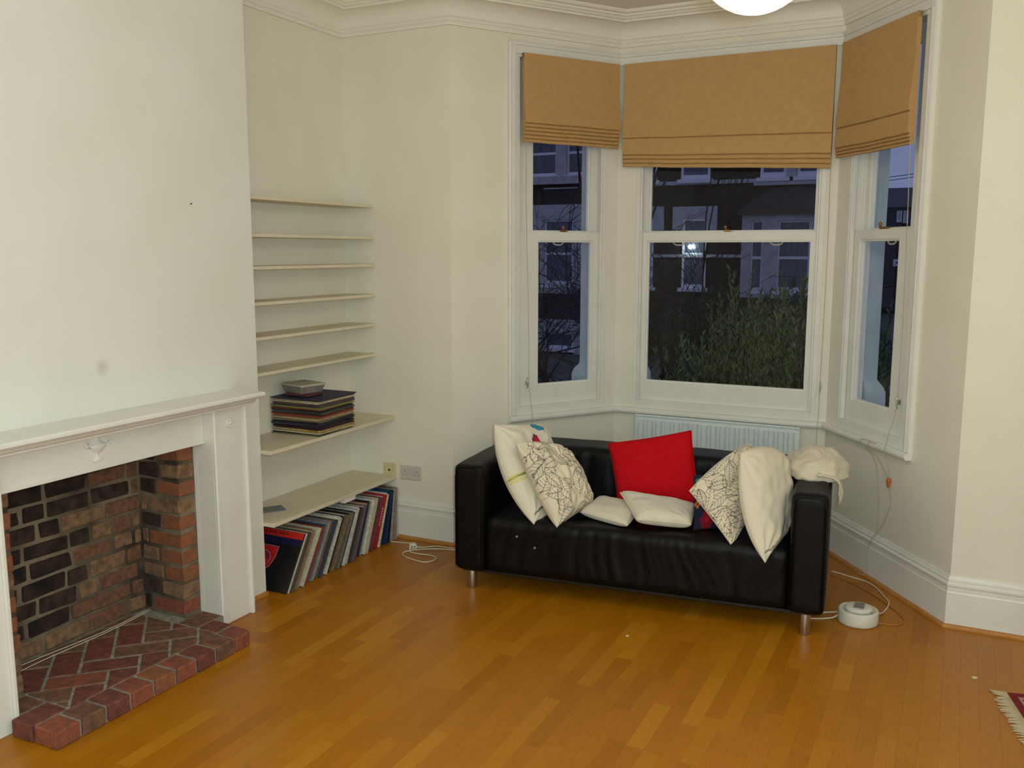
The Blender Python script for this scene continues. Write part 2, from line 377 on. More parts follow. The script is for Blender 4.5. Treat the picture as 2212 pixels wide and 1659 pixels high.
cord('blind_cord', [W3(FC, 1.262, -.052, 2.26), W3(FC, 1.268, -.046, 1.7), W3(FC, 1.266, -.046, 1.2), W3(FC, 1.262, -.03, .96), W3(FC, 1.264, -.050, .80), W3(FC, 1.262, -.056, .70), W3(FC, 1.258, -.03, .55), W3(FC, 1.258, -.02, .40)], 'thin cord hanging down the bay centre window', 'cord', .0018)
def cleat(F, s, z, label):
    m = MB().tube([(s, -.012, z + .034), (s, -.020, z + .018), (s, -.014, z), (s, -.020, z - .018), (s, -.012, z - .034)], [.002, .004, .006, .004, .002], 8).box(s - .005, s + .005, -.014, .0, z - .012, z + .012)
    t = m.build('cord_cleat', M_chrome, None, F.p0, F.a)
    tag(t, label, 'cleat', 'cord cleats on the window frames')
cleat(FL, .497, .935, 'small metal cord cleat beside the left bay window')
cleat(FC, 1.262, .945, 'small metal cord cleat beside the bay centre window')
cleat(FR, .715, .975, 'small metal cord cleat beside the right bay window')
# looped cord with acorn on the right bay wall
cord('blind_cord', [W3(FR, .738, -.050, 2.28), W3(FR, .736, -.030, 1.6), W3(FR, .722, -.020, 1.0), W3(FR, .704, -.046, .80), W3(FR, .690, -.052, .72), W3(FR, .686, -.02, .62), W3(FR, .685, -.014, .575)], 'thin cord hanging down the right bay window to an amber toggle', 'cord', .0018)
t = MB().lathe([(.002, .578), (.008, .576), (.0125, .568), (.0125, .556), (.008, .540), (.0085, .534), (.006, .528), (.002, .526)], (0, 0, 0), 12).build('cord_toggle', mat('amber_wood', (186, 104, 28), .4), None, (*FR.w(.682, -.0145), 0))
tag(t, 'amber wooden toggle hanging on the right blind cord', 'toggle')
cord('phone_wire', [W3(FR, .560, -.046, .742), W3(FR, .470, -.047, .738), W3(FR, .452, -.045, .712), W3(FR, .490, -.008, .67), W3(FR, .555, -.006, .60), W3(FR, .590, -.006, .45), W3(FR, .598, -.006, .34), W3(FR, .592, -.006, .27), W3(FR, .578, -.026, .215), W3(FR, .553, -.027, .16), W3(FR, .556, -.026, .06), W3(FR, .545, -.042, .012), W3(FR, .49, -.046, .006)], 'thin pale wire running from sill to floor behind the sofa arm', 'wire', .0022)
cord('phone_wire', [W3(FR, .60, -.046, .742), W3(FR, .540, -.047, .738), W3(FR, .528, -.045, .712), W3(FR, .555, -.008, .66), W3(FR, .64, -.006, .59), W3(FR, .676, -.008, .548), W3(FR, .700, -.006, .46), W3(FR, .675, -.006, .38), W3(FR, .62, -.006, .285), W3(FR, .588, -.028, .225), W3(FR, .568, -.028, .19)], 'thin pale wire curving from sill past the amber toggle', 'wire', .0022)

# ------------------------------------------------------------------ fireplace surround
fs_ = thing('fireplace_surround', 'white painted wooden fireplace surround with urn ornament', 'fireplace', (A, -2.025, 0))
def fb(nm, x0, x1, y0, y1, z0, z1, parent=fs_, bevel=.003, mt=M_trim): return box(x0, x1, y0 + 2.025, y1 + 2.025, z0, z1).build(nm, mt, parent, bevel=bevel)
PX = .1038
sh = MB().extr([(.0, 1.052), (.185, 1.052), (.190, 1.056), (.204, 1.058), (.2095, 1.064), (.2095, 1.074), (.204, 1.080), (.0, 1.080)], -.735, .735)
sh.v = [(y, x, z) for (x, y, z) in sh.v]; sh.build('mantel_shelf', M_trim, fs_)
bm_ = MB().extr([(0, 1.022), (.150, 1.022), (.152, 1.030), (.160, 1.036), (.168, 1.050), (.168, 1.0525), (0, 1.0525)], -.725, .725)
bm_.v = [(y, x, z) for (x, y, z) in bm_.v]; bm_.build('shelf_moulding', M_trim, fs_)
for nm, y0, y1 in (('l', -2.745, OP0), ('r', OP1, -1.305)):
    pz = fb('pilaster', 0.0, PX - .006, y0, y1, 0, 1.022)
    c = (y0 + y1) / 2 + 2.025
    for q in (y0, y1 - .020):
        poly = [(PX - .007, q + 2.025), (PX + .002, q + 2.025), (PX + .007, q + 2.030), (PX + .007, q + 2.040), (PX + .002, q + 2.045), (PX - .007, q + 2.045)]
        MB().prism(poly, 0.0, 1.0215).build('bead', M_trim, pz)
    ro = MB().lathe([(.024, PX - .007), (.024, PX - .003), (.019, PX + .001), (.012, PX), (.009, PX + .005), (.003, PX + .008)], (0, c, .945), 16, axis='x')
    for k in range(8):
        a = k * math.pi / 4; ro.lathe([(.0015, PX - .004), (.0055, PX), (.004, PX + .004), (.001, PX + .006)], (0, c + .0165 * math.cos(a), .945 + .0165 * math.sin(a)), 8, axis='x')
    ro.build('rosette', M_trim, pz)
fz = fb('frieze', 0.0, .046, OP0 + .0005, OP1 - .0005, OPZ, 1.022)
fb('frieze_edge', .046, .052, OP0 + .001, OP1 - .001, OPZ, OPZ + .012, fz, .002)
# urn in relief
ux, uy, uz = .046, -.055, .955
ur = MB()
def halfl(prof, c, n=14):     # half-lathe relief standing on plane x = ux
    vs = []; fs = []
    for (r, z) in prof:
        for k in range(n + 1):
            a = -math.pi / 2 + math.pi * k / n; vs.append((ux + max(r, .0005) * .42 * math.cos(a), c + r * math.sin(a), z))
    for i in range(len(prof) - 1):
        for k in range(n): fs.append((i * (n + 1) + k, i * (n + 1) + k + 1, (i + 1) * (n + 1) + k + 1, (i + 1) * (n + 1) + k))
    ur.add(vs, fs, 0, True)
halfl([(.022, uz - .052), (.022, uz - .045), (.012, uz - .040), (.007, uz - .030), (.009, uz - .022), (.026, uz - .012), (.038, uz + .002), (.042, uz + .010), (.036, uz + .014), (.024, uz + .020), (.014, uz + .028), (.010, uz + .036), (.014, uz + .044), (.010, uz + .054), (.004, uz + .060), (.0005, uz + .064)], uy)
for s in (-1, 1): ur.tube([(ux + .004, uy + s * .034, uz + .004), (ux + .006, uy + s * .052, uz + .008), (ux + .007, uy + s * .058, uz + .020), (ux + .005, uy + s * .050, uz + .028), (ux + .004, uy + s * .042, uz + .022)], .0045, 8)
ur.build('urn_ornament', M_trim, fz)

# ------------------------------------------------------------------ brick firebox
fbx = thing('brick_firebox', 'soot blackened brick firebox inside the white surround', 'firebox', (0, -2.025, 0))
FY0, FY1 = -2.42, -1.62
def fm(y): return y + 2.025
m = MB().box(-.149, -.005, fm(-2.549), fm(-1.501), .0, .999)
m.build('back_mortar', M_mortar_soot, fbx)
for y0, y1 in ((OP0 + .001, FY0 - .005), (FY1 + .005, OP1 - .001)): box(-.012, .246, fm(y0), fm(y1), 0, .879).build('jamb_mortar', M_mortar_soot, fbx)
box(-.012, .262, fm(OP0 + .002), fm(OP1 - .002), .872, .8795).build('flue_dark_sheet', mat('flue_darkness', (12, 11, 10), .9), fbx)  # black sheet standing in for the darkness of the open chimney above
rb = random.Random(11)
def brick(parent, x0, x1, y0, y1, z0, z1, mt, jit=.0055, name='brick'):
    j = lambda: rb.uniform(-jit, jit)
    cx, cy, cz = (x0 + x1) / 2, (y0 + y1) / 2, (z0 + z1) / 2
    m = MB().box(x0 - cx, x1 - cx, y0 - cy, y1 - cy, z0 - cz, z1 - cz)
    m.v = [(a + j() * .6, b + j(), c + j()) for a, b, c in m.v]
    return m.build(name, mt, parent, (cx, cy, cz), bevel=.005)
CH = .0795; Z0 = .066
for c in range(10):
    z0 = Z0 + c * CH + .007; z1 = z0 + CH - .016
    if c == 9: z1 = .868
    # back wall
    y = FY0 + .002 - (.0 if c % 2 else rb.uniform(.09, .12))
    while y < FY1:
        l = rb.choice((.215, .215, .205, .11, .19)); y0, y1 = max(y, FY0 + .002), min(y + l - .016, FY1 - .002)
        if y1 - y0 > .03:
            u = ((y0 + y1) / 2 - FY0) / .8; zz = (z0 + z1) / 2
            soot = 1.25 - 1.5 * abs(u - .30) * (1.2 if u > .3 else 1.0) + (.25 if zz > .6 else 0) - (.65 if zz < .18 else 0) + rb.uniform(-.25, .2)
            k = 4 if soot > .95 else 3 if soot > .62 else rb.choice((1, 2, 2, 1))
            brick(fbx, -.035, 0 + rb.uniform(-.002, .006), fm(y0), fm(y1), z0, z1, BR[k])
        y += l
    # side walls (headers and stretchers) with the front faces of the jamb piers
    for sd in (0, 1):
        ys = (FY1, OP1 - .008) if sd else (OP0 + .008, FY0)
        fsx = rb.uniform(-.003, .003)
        cuts = [.004, .115, .252] if c % 2 else [.004, .05, .252]
        if c % 3 == 2: cuts = [.004, .135, .252]
        for q in range(2):
            x0, x1 = cuts[q], cuts[q + 1] - (.012 if q == 0 else 0)
            if q == 0: yy = (FY1, FY1 + .05) if sd else (FY0 - .05, FY0)
            else: yy = ys
            soot = rb.uniform(0, 1)
            k = (4 if soot > .75 and q == 0 else 3 if soot > .45 and q == 0 else rb.choice((6, 2, 6, 0, 2)) if q else rb.choice((1, 2)))
            brick(fbx, x0, x1 + (fsx if q else 0), fm(yy[0]), fm(yy[1]), z0, z1, BR[k])

# ------------------------------------------------------------------ hearth
hb = thing('brick_hearth', 'red brick hearth with herringbone centre and header border', 'hearth', (.3, -2.025, 0))
HX, HZ = .618, .066
def hm(x, y): return x - .3, y + 2.025
def clip(poly, x0, x1, y0, y1):
    for ax, v, sgn in ((0, x0, 1), (0, x1, -1), (1, y0, 1), (1, y1, -1)):
        out = []
        for i in range(len(poly)):
            p, q = poly[i - 1], poly[i]; dp, dq = (p[ax] - v) * sgn, (q[ax] - v) * sgn
            if dp >= 0 and dq >= 0: out.append(q)
            elif dp >= 0 or dq >= 0:
                t = dp / (dp - dq); c = (p[0] + (q[0] - p[0]) * t, p[1] + (q[1] - p[1]) * t); out.append(c)
                if dq >= 0: out.append(q)
        poly = out
        if len(poly) < 3: return []
    return poly
m = MB()
m.box(.385 - .3, .605 - .3, fm(-2.556), fm(-1.596), 0, .061).box(.256 - .3, .385 - .3, fm(OP0 + .002), fm(OP1 - .002), 0, .061).box(-.0045 - .3, .256 - .3, fm(FY0 + .001), fm(FY1 - .001), 0, .061)
m.build('mortar_bed', M_mortar, hb)
pt_ = (2.568 - 1.580) / 9
for k in range(9):
    y0 = -2.572 + k * pt_; rr = .03 if k == 8 else 0
    poly = [(.502, y0 + .006), (HX, y0 + .006), (HX, y0 + pt_ - .006), (.502, y0 + pt_ - .006)]
    if k == 8: poly = [(.502, y0 + .004), (HX, y0 + .004), (HX, y0 + pt_ - .035), (HX - .009, y0 + pt_ - .014), (HX - .032, y0 + pt_ - .005), (.502, y0 + pt_ - .005)]
    cx, cy = hm(.56, y0 + pt_ / 2)
    MB().prism([(p[0] - .56, p[1] - y0 - pt_ / 2) for p in poly], 0, HZ + rb.uniform(-.002, .003)).build('brick', BR[(0, 1, 5, 0, 6, 0, 5, 1, 0)[k]], hb, (cx, cy, 0), bevel=.006)
for y0, y1 in ((-2.572, -2.425), (-1.677, -1.583)):
    for x0, x1 in ((.387, .492),):
        cx, cy = hm((x0 + x1) / 2, (y0 + y1) / 2)
        box(x0 - (x0 + x1) / 2, (x1 - x0) / 2, -(y1 - y0) / 2, (y1 - y0) / 2, 0, HZ).build('brick', BR[5], hb, (cx, cy, 0), bevel=.005)
for y0, y1 in ((OP0 + .004, -2.425), (-1.677, OP1 - .004)):
    cx, cy = hm(.32, (y0 + y1) / 2)
    box(-.058, .058, -(y1 - y0) / 2, (y1 - y0) / 2, 0, HZ - .002).build('brick', BR[1], hb, (cx, cy, 0), bevel=.005)
pc = .1125; jj = .0055; ca = math.cos(R(45))
for i in range(-9, 10):
    for j in range(-9, 10):
        f = (i - j) % 4
        if f == 0: q = [(i * pc + jj, j * pc + jj), ((i + 2) * pc - jj, j * pc + jj), ((i + 2) * pc - jj, (j + 1) * pc - jj), (i * pc + jj, (j + 1) * pc - jj)]
        elif f == 2: q = [(i * pc + jj, (j - 1) * pc + jj), ((i + 1) * pc - jj, (j - 1) * pc + jj), ((i + 1) * pc - jj, (j + 1) * pc - jj), (i * pc + jj, (j + 1) * pc - jj)]
        else: continue
        q = [(.292 + (x - y) * ca, -2.22 + (x + y) * ca) for x, y in q]
        q = clip(q, .006, .494, -2.417, -1.685)
        if not q: continue
        cx = sum(p[0] for p in q) / len(q); cy = sum(p[1] for p in q) / len(q)
        ar = abs(sum(q[k - 1][0] * q[k][1] - q[k][0] * q[k - 1][1] for k in range(len(q)))) / 2
        if ar < .0009: continue
        dk = cx < .20
        px, py = hm(cx, cy)
        MB().prism([(a - cx, b - cy) for a, b in q], .045, HZ - .002 + rb.uniform(-.0025, .002)).build('brick', BR[rb.choice((1, 5, 5, 1)) if dk else rb.choice((5, 1, 0, 5, 1))], hb, (px, py, 0), bevel=.003)
for k, dy in enumerate((0, .014)):
    cord('wire', [(.03 + dy, -1.628, .069), (.055 + dy * 1.2, -1.90, .069), (.035 + dy * 2.4, -2.2, .069), (.03 + dy * 4, -2.41, .069)], ('thin white wire lying at the back of the hearth', 'second white wire lying on hearth bricks, nearer the room')[k], 'wire', .0018, M_cable)

# ------------------------------------------------------------------ alcove shelves
shz = [1.991, 1.808, 1.648, 1.470, 1.296, 1.116]
ordn = ['topmost', 'second', 'third', 'fourth', 'fifth', 'sixth']
for k, z in enumerate(shz):
    o = box(0, .207, 0, -CB1 - .002, -.017, 0).build('shelf_board', M_shelf, None, (.0005, CB1 + .001, z), bevel=.0015)
    tag(o, '%s narrow white alcove shelf from the top, empty' % ordn[k] if k else 'topmost narrow white alcove shelf, empty', 'shelf', 'white alcove shelves')
o = box(0, .334, 0, -CB1 - .002, -.020, 0).build('shelf_board', M_shelf, None, (.0005, CB1 + .001, .745), bevel=.0015); tag(o, 'deep white alcove shelf carrying the stack of records', 'shelf', 'white alcove shelves')
o = box(0, .334, 0, -CB1 - .002, -.020, 0).build('shelf_board', M_shelf, None, (.0005, CB1 + .001, .375), bevel=.0015); tag(o, 'lowest white alcove shelf above the row of records', 'shelf', 'white alcove shelves')
o = box(.30, .334, -.05, .05, -.022, 0).build('shelf_bracket', M_trim, None, (0, -.47, .355)); tag(o, 'small white block fixed under the lowest alcove shelf', 'block')

# ------------------------------------------------------------------ records
SLV = {}
def slv(c):
    if c not in SLV: SLV[c] = mat('sleeve_%d_%d_%d' % c, c, .55, tuple(int(x * .85) for x in c), 60, (1, 1, 1))
    return SLV[c]
def cname(c):
    r, g, b = c
    if max(c) < 34: return 'black'
    if max(c) < 50: return 'charcoal'
    if max(c) - min(c) < 26: return 'pale grey' if r > 150 else 'dark grey'
    if r > 190 and g > 175: return 'cream'
    if r > 150 and g > 130: return 'tan'
    if b > r and b > 90: return 'blue' if b - r > 40 else 'lilac'
    if b > r: return 'navy'
    if r > 150 and g < 60: return 'red'
    if r > 130 and g > 70: return 'orange'
    if g > r: return 'green'
    return 'brown'
M_paper = mat('paper_edge', (206, 196, 170), .8)
row = [((12, 10, 12), .010, 31), ((214, 206, 186), .006, 31), ((96, 84, 74), .012, 31), ((196, 188, 160), .008, 31), ((150, 122, 92), .012, 31), ((124, 96, 66), .010, 31), ((206, 200, 178), .014, 31.5), ((24, 20, 20), .005, 31.5), ((146, 62, 44), .012, 32), ((46, 48, 62), .006, 32), ((58, 92, 116), .009, 32), ((120, 128, 140), .007, 31), ((40, 34, 44), .006, 31), ((156, 140, 158), .008, 30), ((120, 96, 76), .014, 30), ((36, 30, 42), .005, 30), ((222, 214, 188), .016, 29), ((214, 206, 182), .010, 29), ((18, 18, 30), .006, 29), ((44, 56, 118), .005, 29), ((200, 192, 162), .010, 29.5), ((22, 40, 40), .008, 30), ((30, 28, 30), .007, 29), ((120, 112, 98), .008, 28), ((24, 22, 26), .006, 28), ((212, 208, 196), .012, 27), ((176, 172, 168), .010, 26), ((222, 218, 204), .012, 25), ((70, 60, 64), .006, 25), ((190, 182, 160), .010, 24.5), ((120, 58, 62), .006, 24), ((184, 138, 104), .012, 23.5), ((134, 56, 44), .006, 23), ((22, 26, 44), .010, 22.5), ((160, 160, 158), .006, 22), ((226, 220, 198), .020, 22), ((28, 32, 44), .006, 22), ((212, 204, 180), .016, 22), ((164, 100, 66), .006, 22), ((120, 60, 66), .009, 22), ((220, 212, 196), .007, 22), ((186, 22, 36), .030, 22), ((224, 214, 176), .005, 20), ((196, 204, 200), .010, 18), ((20, 44, 84), .008, 14), ((34, 92, 142), .009, 12), ((26, 30, 34), .006, 10), ((176, 168, 142), .007, 8), ((96, 88, 70), .008, 6), ((160, 140, 150), .008, 5), ((26, 24, 22), .006, 4), ((206, 170, 140), .006, 3), ((224, 214, 190), .010, 1)]
more = [(88, 70, 58), (200, 190, 164), (52, 40, 50), (176, 164, 140), (60, 70, 84), (210, 202, 186), (132, 110, 86), (30, 26, 34), (216, 208, 190), (110, 92, 96), (186, 176, 150), (42, 52, 66), (206, 196, 178), (146, 128, 112)]
for q, c in enumerate(more):
    at_ = 3 + q * 4 - (q > 9) * 2
    row.insert(min(at_, len(row) - 6), (c, .006 + .004 * (q % 2), row[min(at_, len(row) - 6)][2]))
H = .3145
# spacing so that no two sleeves cut into each other, then fitted to the alcove
ys = [0.0]
for k in range(1, len(row)):
    (c0, t0, a0), (c1, t1, a1) = row[k - 1], row[k]
    bot = t0 / math.cos(R(a0)); top = H * (math.sin(R(a0)) - math.sin(R(a1))) + bot
    ys.append(ys[-1] + max(bot, top) + .0012)
span = ys[-1] + row[-1][1]
y_first = -1.075; y_last = -.028
extra = (y_last - y_first - span) / len(row)
rr = random.Random(5)
for k, (c, tk, an) in enumerate(row):
    x1 = .368 + rr.uniform(-.022, .012); y0 = y_first + ys[k] + extra * k
    lab = 'leaning %s %s record sleeve between %s and %s ones, bottom row' % ('thin' if tk < .0075 else 'thick' if tk > .0115 else 'medium', cname(c), cname(row[k - 1][0]), cname(row[min(k + 1, len(row) - 1)][0]))
    if k == len(row) - 1: lab = 'upright cream record sleeve at the skirting end of the bottom row'
    o = box(-H, 0, 0, tk, 0, H).build('record_sleeve', slv(c) if k not in (16, 17, 25, 27, 35, 37) else [slv(c)], None, (x1, y0, 0), bevel=.0008)
    o.rotation_euler = (-R(an), 0, 0); o.location.z = tk * math.sin(R(an)) + .0003; o.location.y = y0 + tk * math.sin(R(an)) * math.tan(R(an))
    # the thick-edged corner touches the floor
    tag(o, lab, 'record', 'records in the bottom row')
    if k == 0:
        o['label'] = 'black record sleeve with red band and shield emblem, standing against the chimney breast'
        front = -.0006
        box(-H + .001, -.001, front, 0, H - .036, H - .002).build('red_band', slv((214, 40, 22)), o)
        box(-H + .001, -.001, front, 0, H - .072, H - .0365).build('navy_band', slv((20, 18, 66)), o)
        sx, sz = -.205, .17
        sh_ = [(-.07, .055), (.07, .055), (.066, 0), (.045, -.05), (0, -.085), (-.045, -.05), (-.066, 0)]
        def flat(pts, y, nm, mt):
            n = len(pts); v = [(sx + a, y, sz + b) for a, b in pts] + [(sx + a, y + .0005, sz + b) for a, b in pts]
            MB().add(v, [tuple(range(n)), tuple(range(2 * n - 1, n - 1, -1))] + [(i, (i + 1) % n, n + (i + 1) % n, n + i) for i in range(n)]).build(nm, mt, o)
        flat([(a * 1.05, b * 1.05) for a, b in sh_], -.0006, 'emblem_rim', slv((172, 150, 150)))
        flat(sh_, -.0011, 'emblem_shield', slv((206, 24, 34)))
        flat([(.04 * math.cos(a), .04 * math.sin(a) - .012) for a in [i * math.pi / 12 for i in range(24)]], -.0016, 'emblem_ring', slv((170, 160, 170)))
        flat([(.037 * math.cos(a), .037 * math.sin(a) - .012) for a in [i * math.pi / 12 for i in range(24)]], -.0021, 'emblem_disc', slv((150, 40, 66)))
        flat([(.026 * math.cos(a) - .0, .018 * math.sin(a) - .028) for a in [i * math.pi / 12 for i in range(24)]], -.0026, 'emblem_lobe', slv((222, 40, 34)))
        tx = MB()
        for q in range(14):      # tiny illegible lettering on the band
            if q in (3, 8): continue
            tx.box(-.275 + q * .013, -.267 + q * .013, front - .0005, front, H - .022, H - .013)
        tx.build('lettering', slv((96, 20, 14)), o)
    if c == (186, 22, 36):
        o['label'] = 'bright red record sleeve with white spine lettering in the bottom row'
        tx = MB()
        for q in range(7): tx.box(-.0, .0006, tk * .12, tk * .40, .13 + q * .016, .140 + q * .016)
        tx.build('lettering', slv((230, 214, 206)), o)
# the stack on the deep shelf
stk = [(120, 116, 84), (30, 28, 30), (206, 196, 160), (186, 152, 76), (200, 170, 110), (90, 40, 40), (40, 32, 48), (70, 36, 34), (30, 28, 44), (58, 58, 92), (34, 44, 56), (46, 40, 44), (150, 140, 120), (120, 108, 64), (196, 178, 132), (150, 120, 90), (170, 80, 60), (150, 60, 50), (64, 40, 36), (96, 88, 80), (40, 60, 60), (28, 40, 44), (120, 30, 40), (150, 142, 70), (140, 130, 60), (52, 70, 96), (104, 78, 66), (84, 66, 52), (196, 186, 150), (210, 196, 150), (60, 50, 44), (52, 44, 78)]
z = .7455; per = (.945 - .7455) / len(stk)
for k, c in enumerate(stk):
    top = k == len(stk) - 1
    o = box(-.1572, .1572, -.1572, .1572, 0, per - .0004).build('record_sleeve', slv(c), None, (.172 + rr.uniform(-.006, .006), -.565 + rr.uniform(-.010, .010), z), R(rr.uniform(-3, 4)), bevel=.0006)
    if top: o.scale = (1.03, 1.08, 1); o.rotation_euler.z = R(1.5); o.location.x = .178
    tag(o, 'dark purple record sleeve on top of the shelf stack' if top else ('flat %s record sleeve stacked between %s below and %s above' % (cname(c), cname(stk[k - 1]), cname(stk[k + 1])) if k else 'olive record sleeve at the bottom of the shelf stack'), 'record', 'records stacked on the deep shelf')
    z += per
zt = z
o = box(-.085, .085, -.065, .065, 0, .008).build('booklet', slv((30, 24, 36)), None, (.150, -.625, zt), R(-8)); tag(o, 'dark booklet lying on the record stack', 'booklet')
o = box(-.080, .080, -.062, .062, 0, .009).build('booklet', slv((110, 52, 48)), None, (.160, -.630, zt + .0085), R(4)); tag(o, 'reddish booklet under the clear plastic box', 'booklet')
pb = thing('plastic_box', 'cloudy clear plastic box on top of the record stack', 'box', (.155, -.625, zt + .018), R(-14))
M_plast = mat('cloudy_plastic', (176, 168, 160), .35, (150, 142, 138), 18); M_plast.node_tree.nodes['Principled BSDF'].inputs['Transmission Weight'].default_value = .35
m = MB()
def frus(m, a0, b0, z0, a1, b1, z1, mi=0):
    m.add([(-a0, -b0, z0), (a0, -b0, z0), (a0, b0, z0), (-a0, b0, z0), (-a1, -b1, z1), (a1, -b1, z1), (a1, b1, z1), (-a1, b1, z1)], [(3, 2, 1, 0), (4, 5, 6, 7), (0, 1, 5, 4), (1, 2, 6, 5), (2, 3, 7, 6), (3, 0, 4, 7)], mi)
frus(m, .075, .066, 0, .092, .080, .040); m.build('tub', M_plast, pb, bevel=.004)
m = MB(); frus(m, .096, .084, .0405, .094, .082, .052); m.build('lid', mat('cloudy_lid', (178, 172, 150), .4), pb, bevel=.003)
lf = box(-.05, .05, -.085, .085, 0, .004).build('leaflet', mat('leaflet_print', (70, 110, 140), .5, (150, 120, 90), 30), None, (.14, -.925, .3755), R(-34)); tag(lf, 'small blue printed leaflet on the lowest shelf', 'leaflet')

# ------------------------------------------------------------------ sockets
so = thing('aerial_socket', 'yellowed single aerial socket above the lowest shelf', 'socket', (.288, 0, .408))
M_oldpl = mat('yellowed_plastic', (212, 198, 150), .45)
box(-.043, .043, -.010, .001, -.043, .043).build('plate', M_oldpl, so, bevel=.003)
MB().lathe([(.007, -.0115), (.007, -.0098)], (0, 0, 0), 12, axis='y').build('aerial_hole', M_black, so)
for q in (-.030, .030): MB().lathe([(.003, -.0112), (.003, -.0098)], (q, 0, 0), 8, axis='y').build('screw', M_brass, so)
so = thing('double_socket', 'grey white double power socket beside the alcove shelves', 'socket', (.440, 0, .405))
M_sock = mat('socket_plastic', (206, 200, 190), .4)
pl = box(-.073, .073, -.010, .001, -.043, .043).build('plate', M_sock, so, bevel=.003)
for s in (-1, 1):
    m = MB().box(s * .042 - .002, s * .042 + .002, -.0106, -.0098, .006, .014)
    for q in (-.011, .011): m.box(s * .042 + q - .003, s * .042 + q + .003, -.0106, -.0098, -.014, -.010)
    m.build('pin_holes', M_black, pl)
    box(s * .012 - .007, s * .012 + .007, -.0135, -.0095, .008, .026).build('switch', M_sock, so, bevel=.001)
    MB().lathe([(.003, -.0108), (.003, -.0098)], (s * .062, 0, 0), 8, axis='y').build('screw', M_brass, so)

# ------------------------------------------------------------------ radiator
ra = thing('radiator', 'white fluted panel radiator below the bay centre window', 'radiator', (1.532, .9, 0))
rl = 1.01
box(0, rl, .012, .022, .125, .706).build('panel', M_rad, ra, bevel=.003)
for z_ in (.694, .125): box(0, rl, .002, .024, z_, z_ + .012).build('edge_band', M_rad, ra, bevel=.002)
for k in range(17):
    c = .047 + k * .0573
    poly = [(c - .0185, .0128), (c - .0165, -.006), (c - .011, -.014), (c + .011, -.014), (c + .0165, -.006), (c + .0185, .0128)]
    MB().prism(poly, .165, .672).build('flute', M_rad, ra)
for x in (.16, .85): box(x, x + .03, .022, .0652, .2, .62).build('bracket', M_rad, ra)

# ------------------------------------------------------------------ sofa
SA = R(5.9138)
sofa = thing('sofa', 'black leather two seat sofa on steel feet in the bay', 'sofa', (1.985, -.528, 0), SA)
def rbox(x0, x1, y0, y1, z0, z1, r, nx, ny, nz, fn=None):
    m = MB(); idx = {}
    ax = [(x0, x1, nx), (y0, y1, ny), (z0, z1, nz)]
    def pts(lo, hi, n, r):   # denser at the rounded ends
        a = [lo + r * (1 - math.cos(k / 4 * math.pi / 2)) for k in range(4)]
        b = [lo + r + (hi - lo - 2 * r) * k / n for k in range(n + 1)]
        c = [hi - r * (1 - math.cos(k / 4 * math.pi / 2)) for k in range(3, -1, -1)]
        return a + b + c
    X, Y, Z = (pts(lo, hi, n, r) for lo, hi, n in ax)
    P = (X, Y, Z); n3 = [len(X), len(Y), len(Z)]
    vs = []; fs = []
    def vid(i, j, k):
        key = (i, j, k)
        if key not in idx:
            p = Vector((X[i], Y[j], Z[k])); q = Vector((min(max(p.x, x0 + r), x1 - r), min(max(p.y, y0 + r), y1 - r), min(max(p.z, z0 + r), z1 - r)))
            d = p - q
            if d.length > 1e-9: p = q + d.normalized() * r
            if fn: p = fn(p, d.normalized() if d.length > 1e-9 else Vector((0, 0, 1)))
            idx[key] = len(vs); vs.append(tuple(p))
        return idx[key]
    for a in range(3):
        b, c = (a + 1) % 3, (a + 2) % 3
        for e in (0, n3[a] - 1):
            for i in range(n3[b] - 1):
                for j in range(n3[c] - 1):
                    def q(u, v):
                        t = [0, 0, 0]; t[a] = e; t[b] = u; t[c] = v; return vid(*t)
                    fs.append((q(i, j), q(i + 1, j), q(i + 1, j + 1), q(i, j + 1)))
    return m.add(vs, fs, 0, True)
def nz3(p, s, amp, o=0): return amp * mn.noise(Vector((p.x * s[0] + o, p.y * s[1], p.z * s[2])))
# seat block with a wrinkled front
def fseat(p, n):
    q = p.copy()
    front = max(0, 1 - abs(p.y - .02) / .10)
    if front > 0:
        wr = mn.noise(Vector((p.x * 34 + 3 * mn.noise(Vector((p.x * 3, 0, p.z * 4))), 1.2, p.z * 2.2))) * (1.3 - .6 * abs(p.x))
        q.y += front * (.007 * wr + .004 * mn.noise(Vector((p.x * 5, 4, p.z * 6)))) * (1 if p.z > .13 else .3)
    if p.z > .33:
        q.z += .010 * mn.noise(Vector((p.x * 4, p.y * 5, 2))) + .004 * mn.noise(Vector((p.x * 22, p.y * 4, 7)))
        q.z -= .012 * math.exp(-((p.x - .05) / .5) ** 2) * max(0, min(1, (p.y - .05) / .2))
    return q
rbox(-.742, .742, .012, .64, .105, .398, .045, 110, 20, 14, fseat).build('seat', M_leather, sofa, smooth=True)
def farm(p, n):
    q = p.copy(); q.x += nz3(p, (4, 5, 5), .004); q.z += nz3(p, (3, 6, 3), .006, 9) if p.z > .5 else 0; return q
for s in (-1, 1):
    a, b = (-.9, -.738) if s < 0 else (.738, .9)
    arm = rbox(a, b, 0, .88, .105, .660, .032, 6, 30, 18, farm).build('arm', M_leather, sofa, smooth=True)
    zt_ = .652; e = .012
    loop = [(a + .012, -.001, .13), (a + .012, -.001, .60), (a + .020, -.001, .635), (a + .040, -.001, .648), (b - .040, -.001, .648), (b - .020, -.001, .635), (b - .012, -.001, .60), (b - .012, -.001, .13)]
    MB().tube(loop, .0035, 6).build('seam_piping', M_leather, arm)
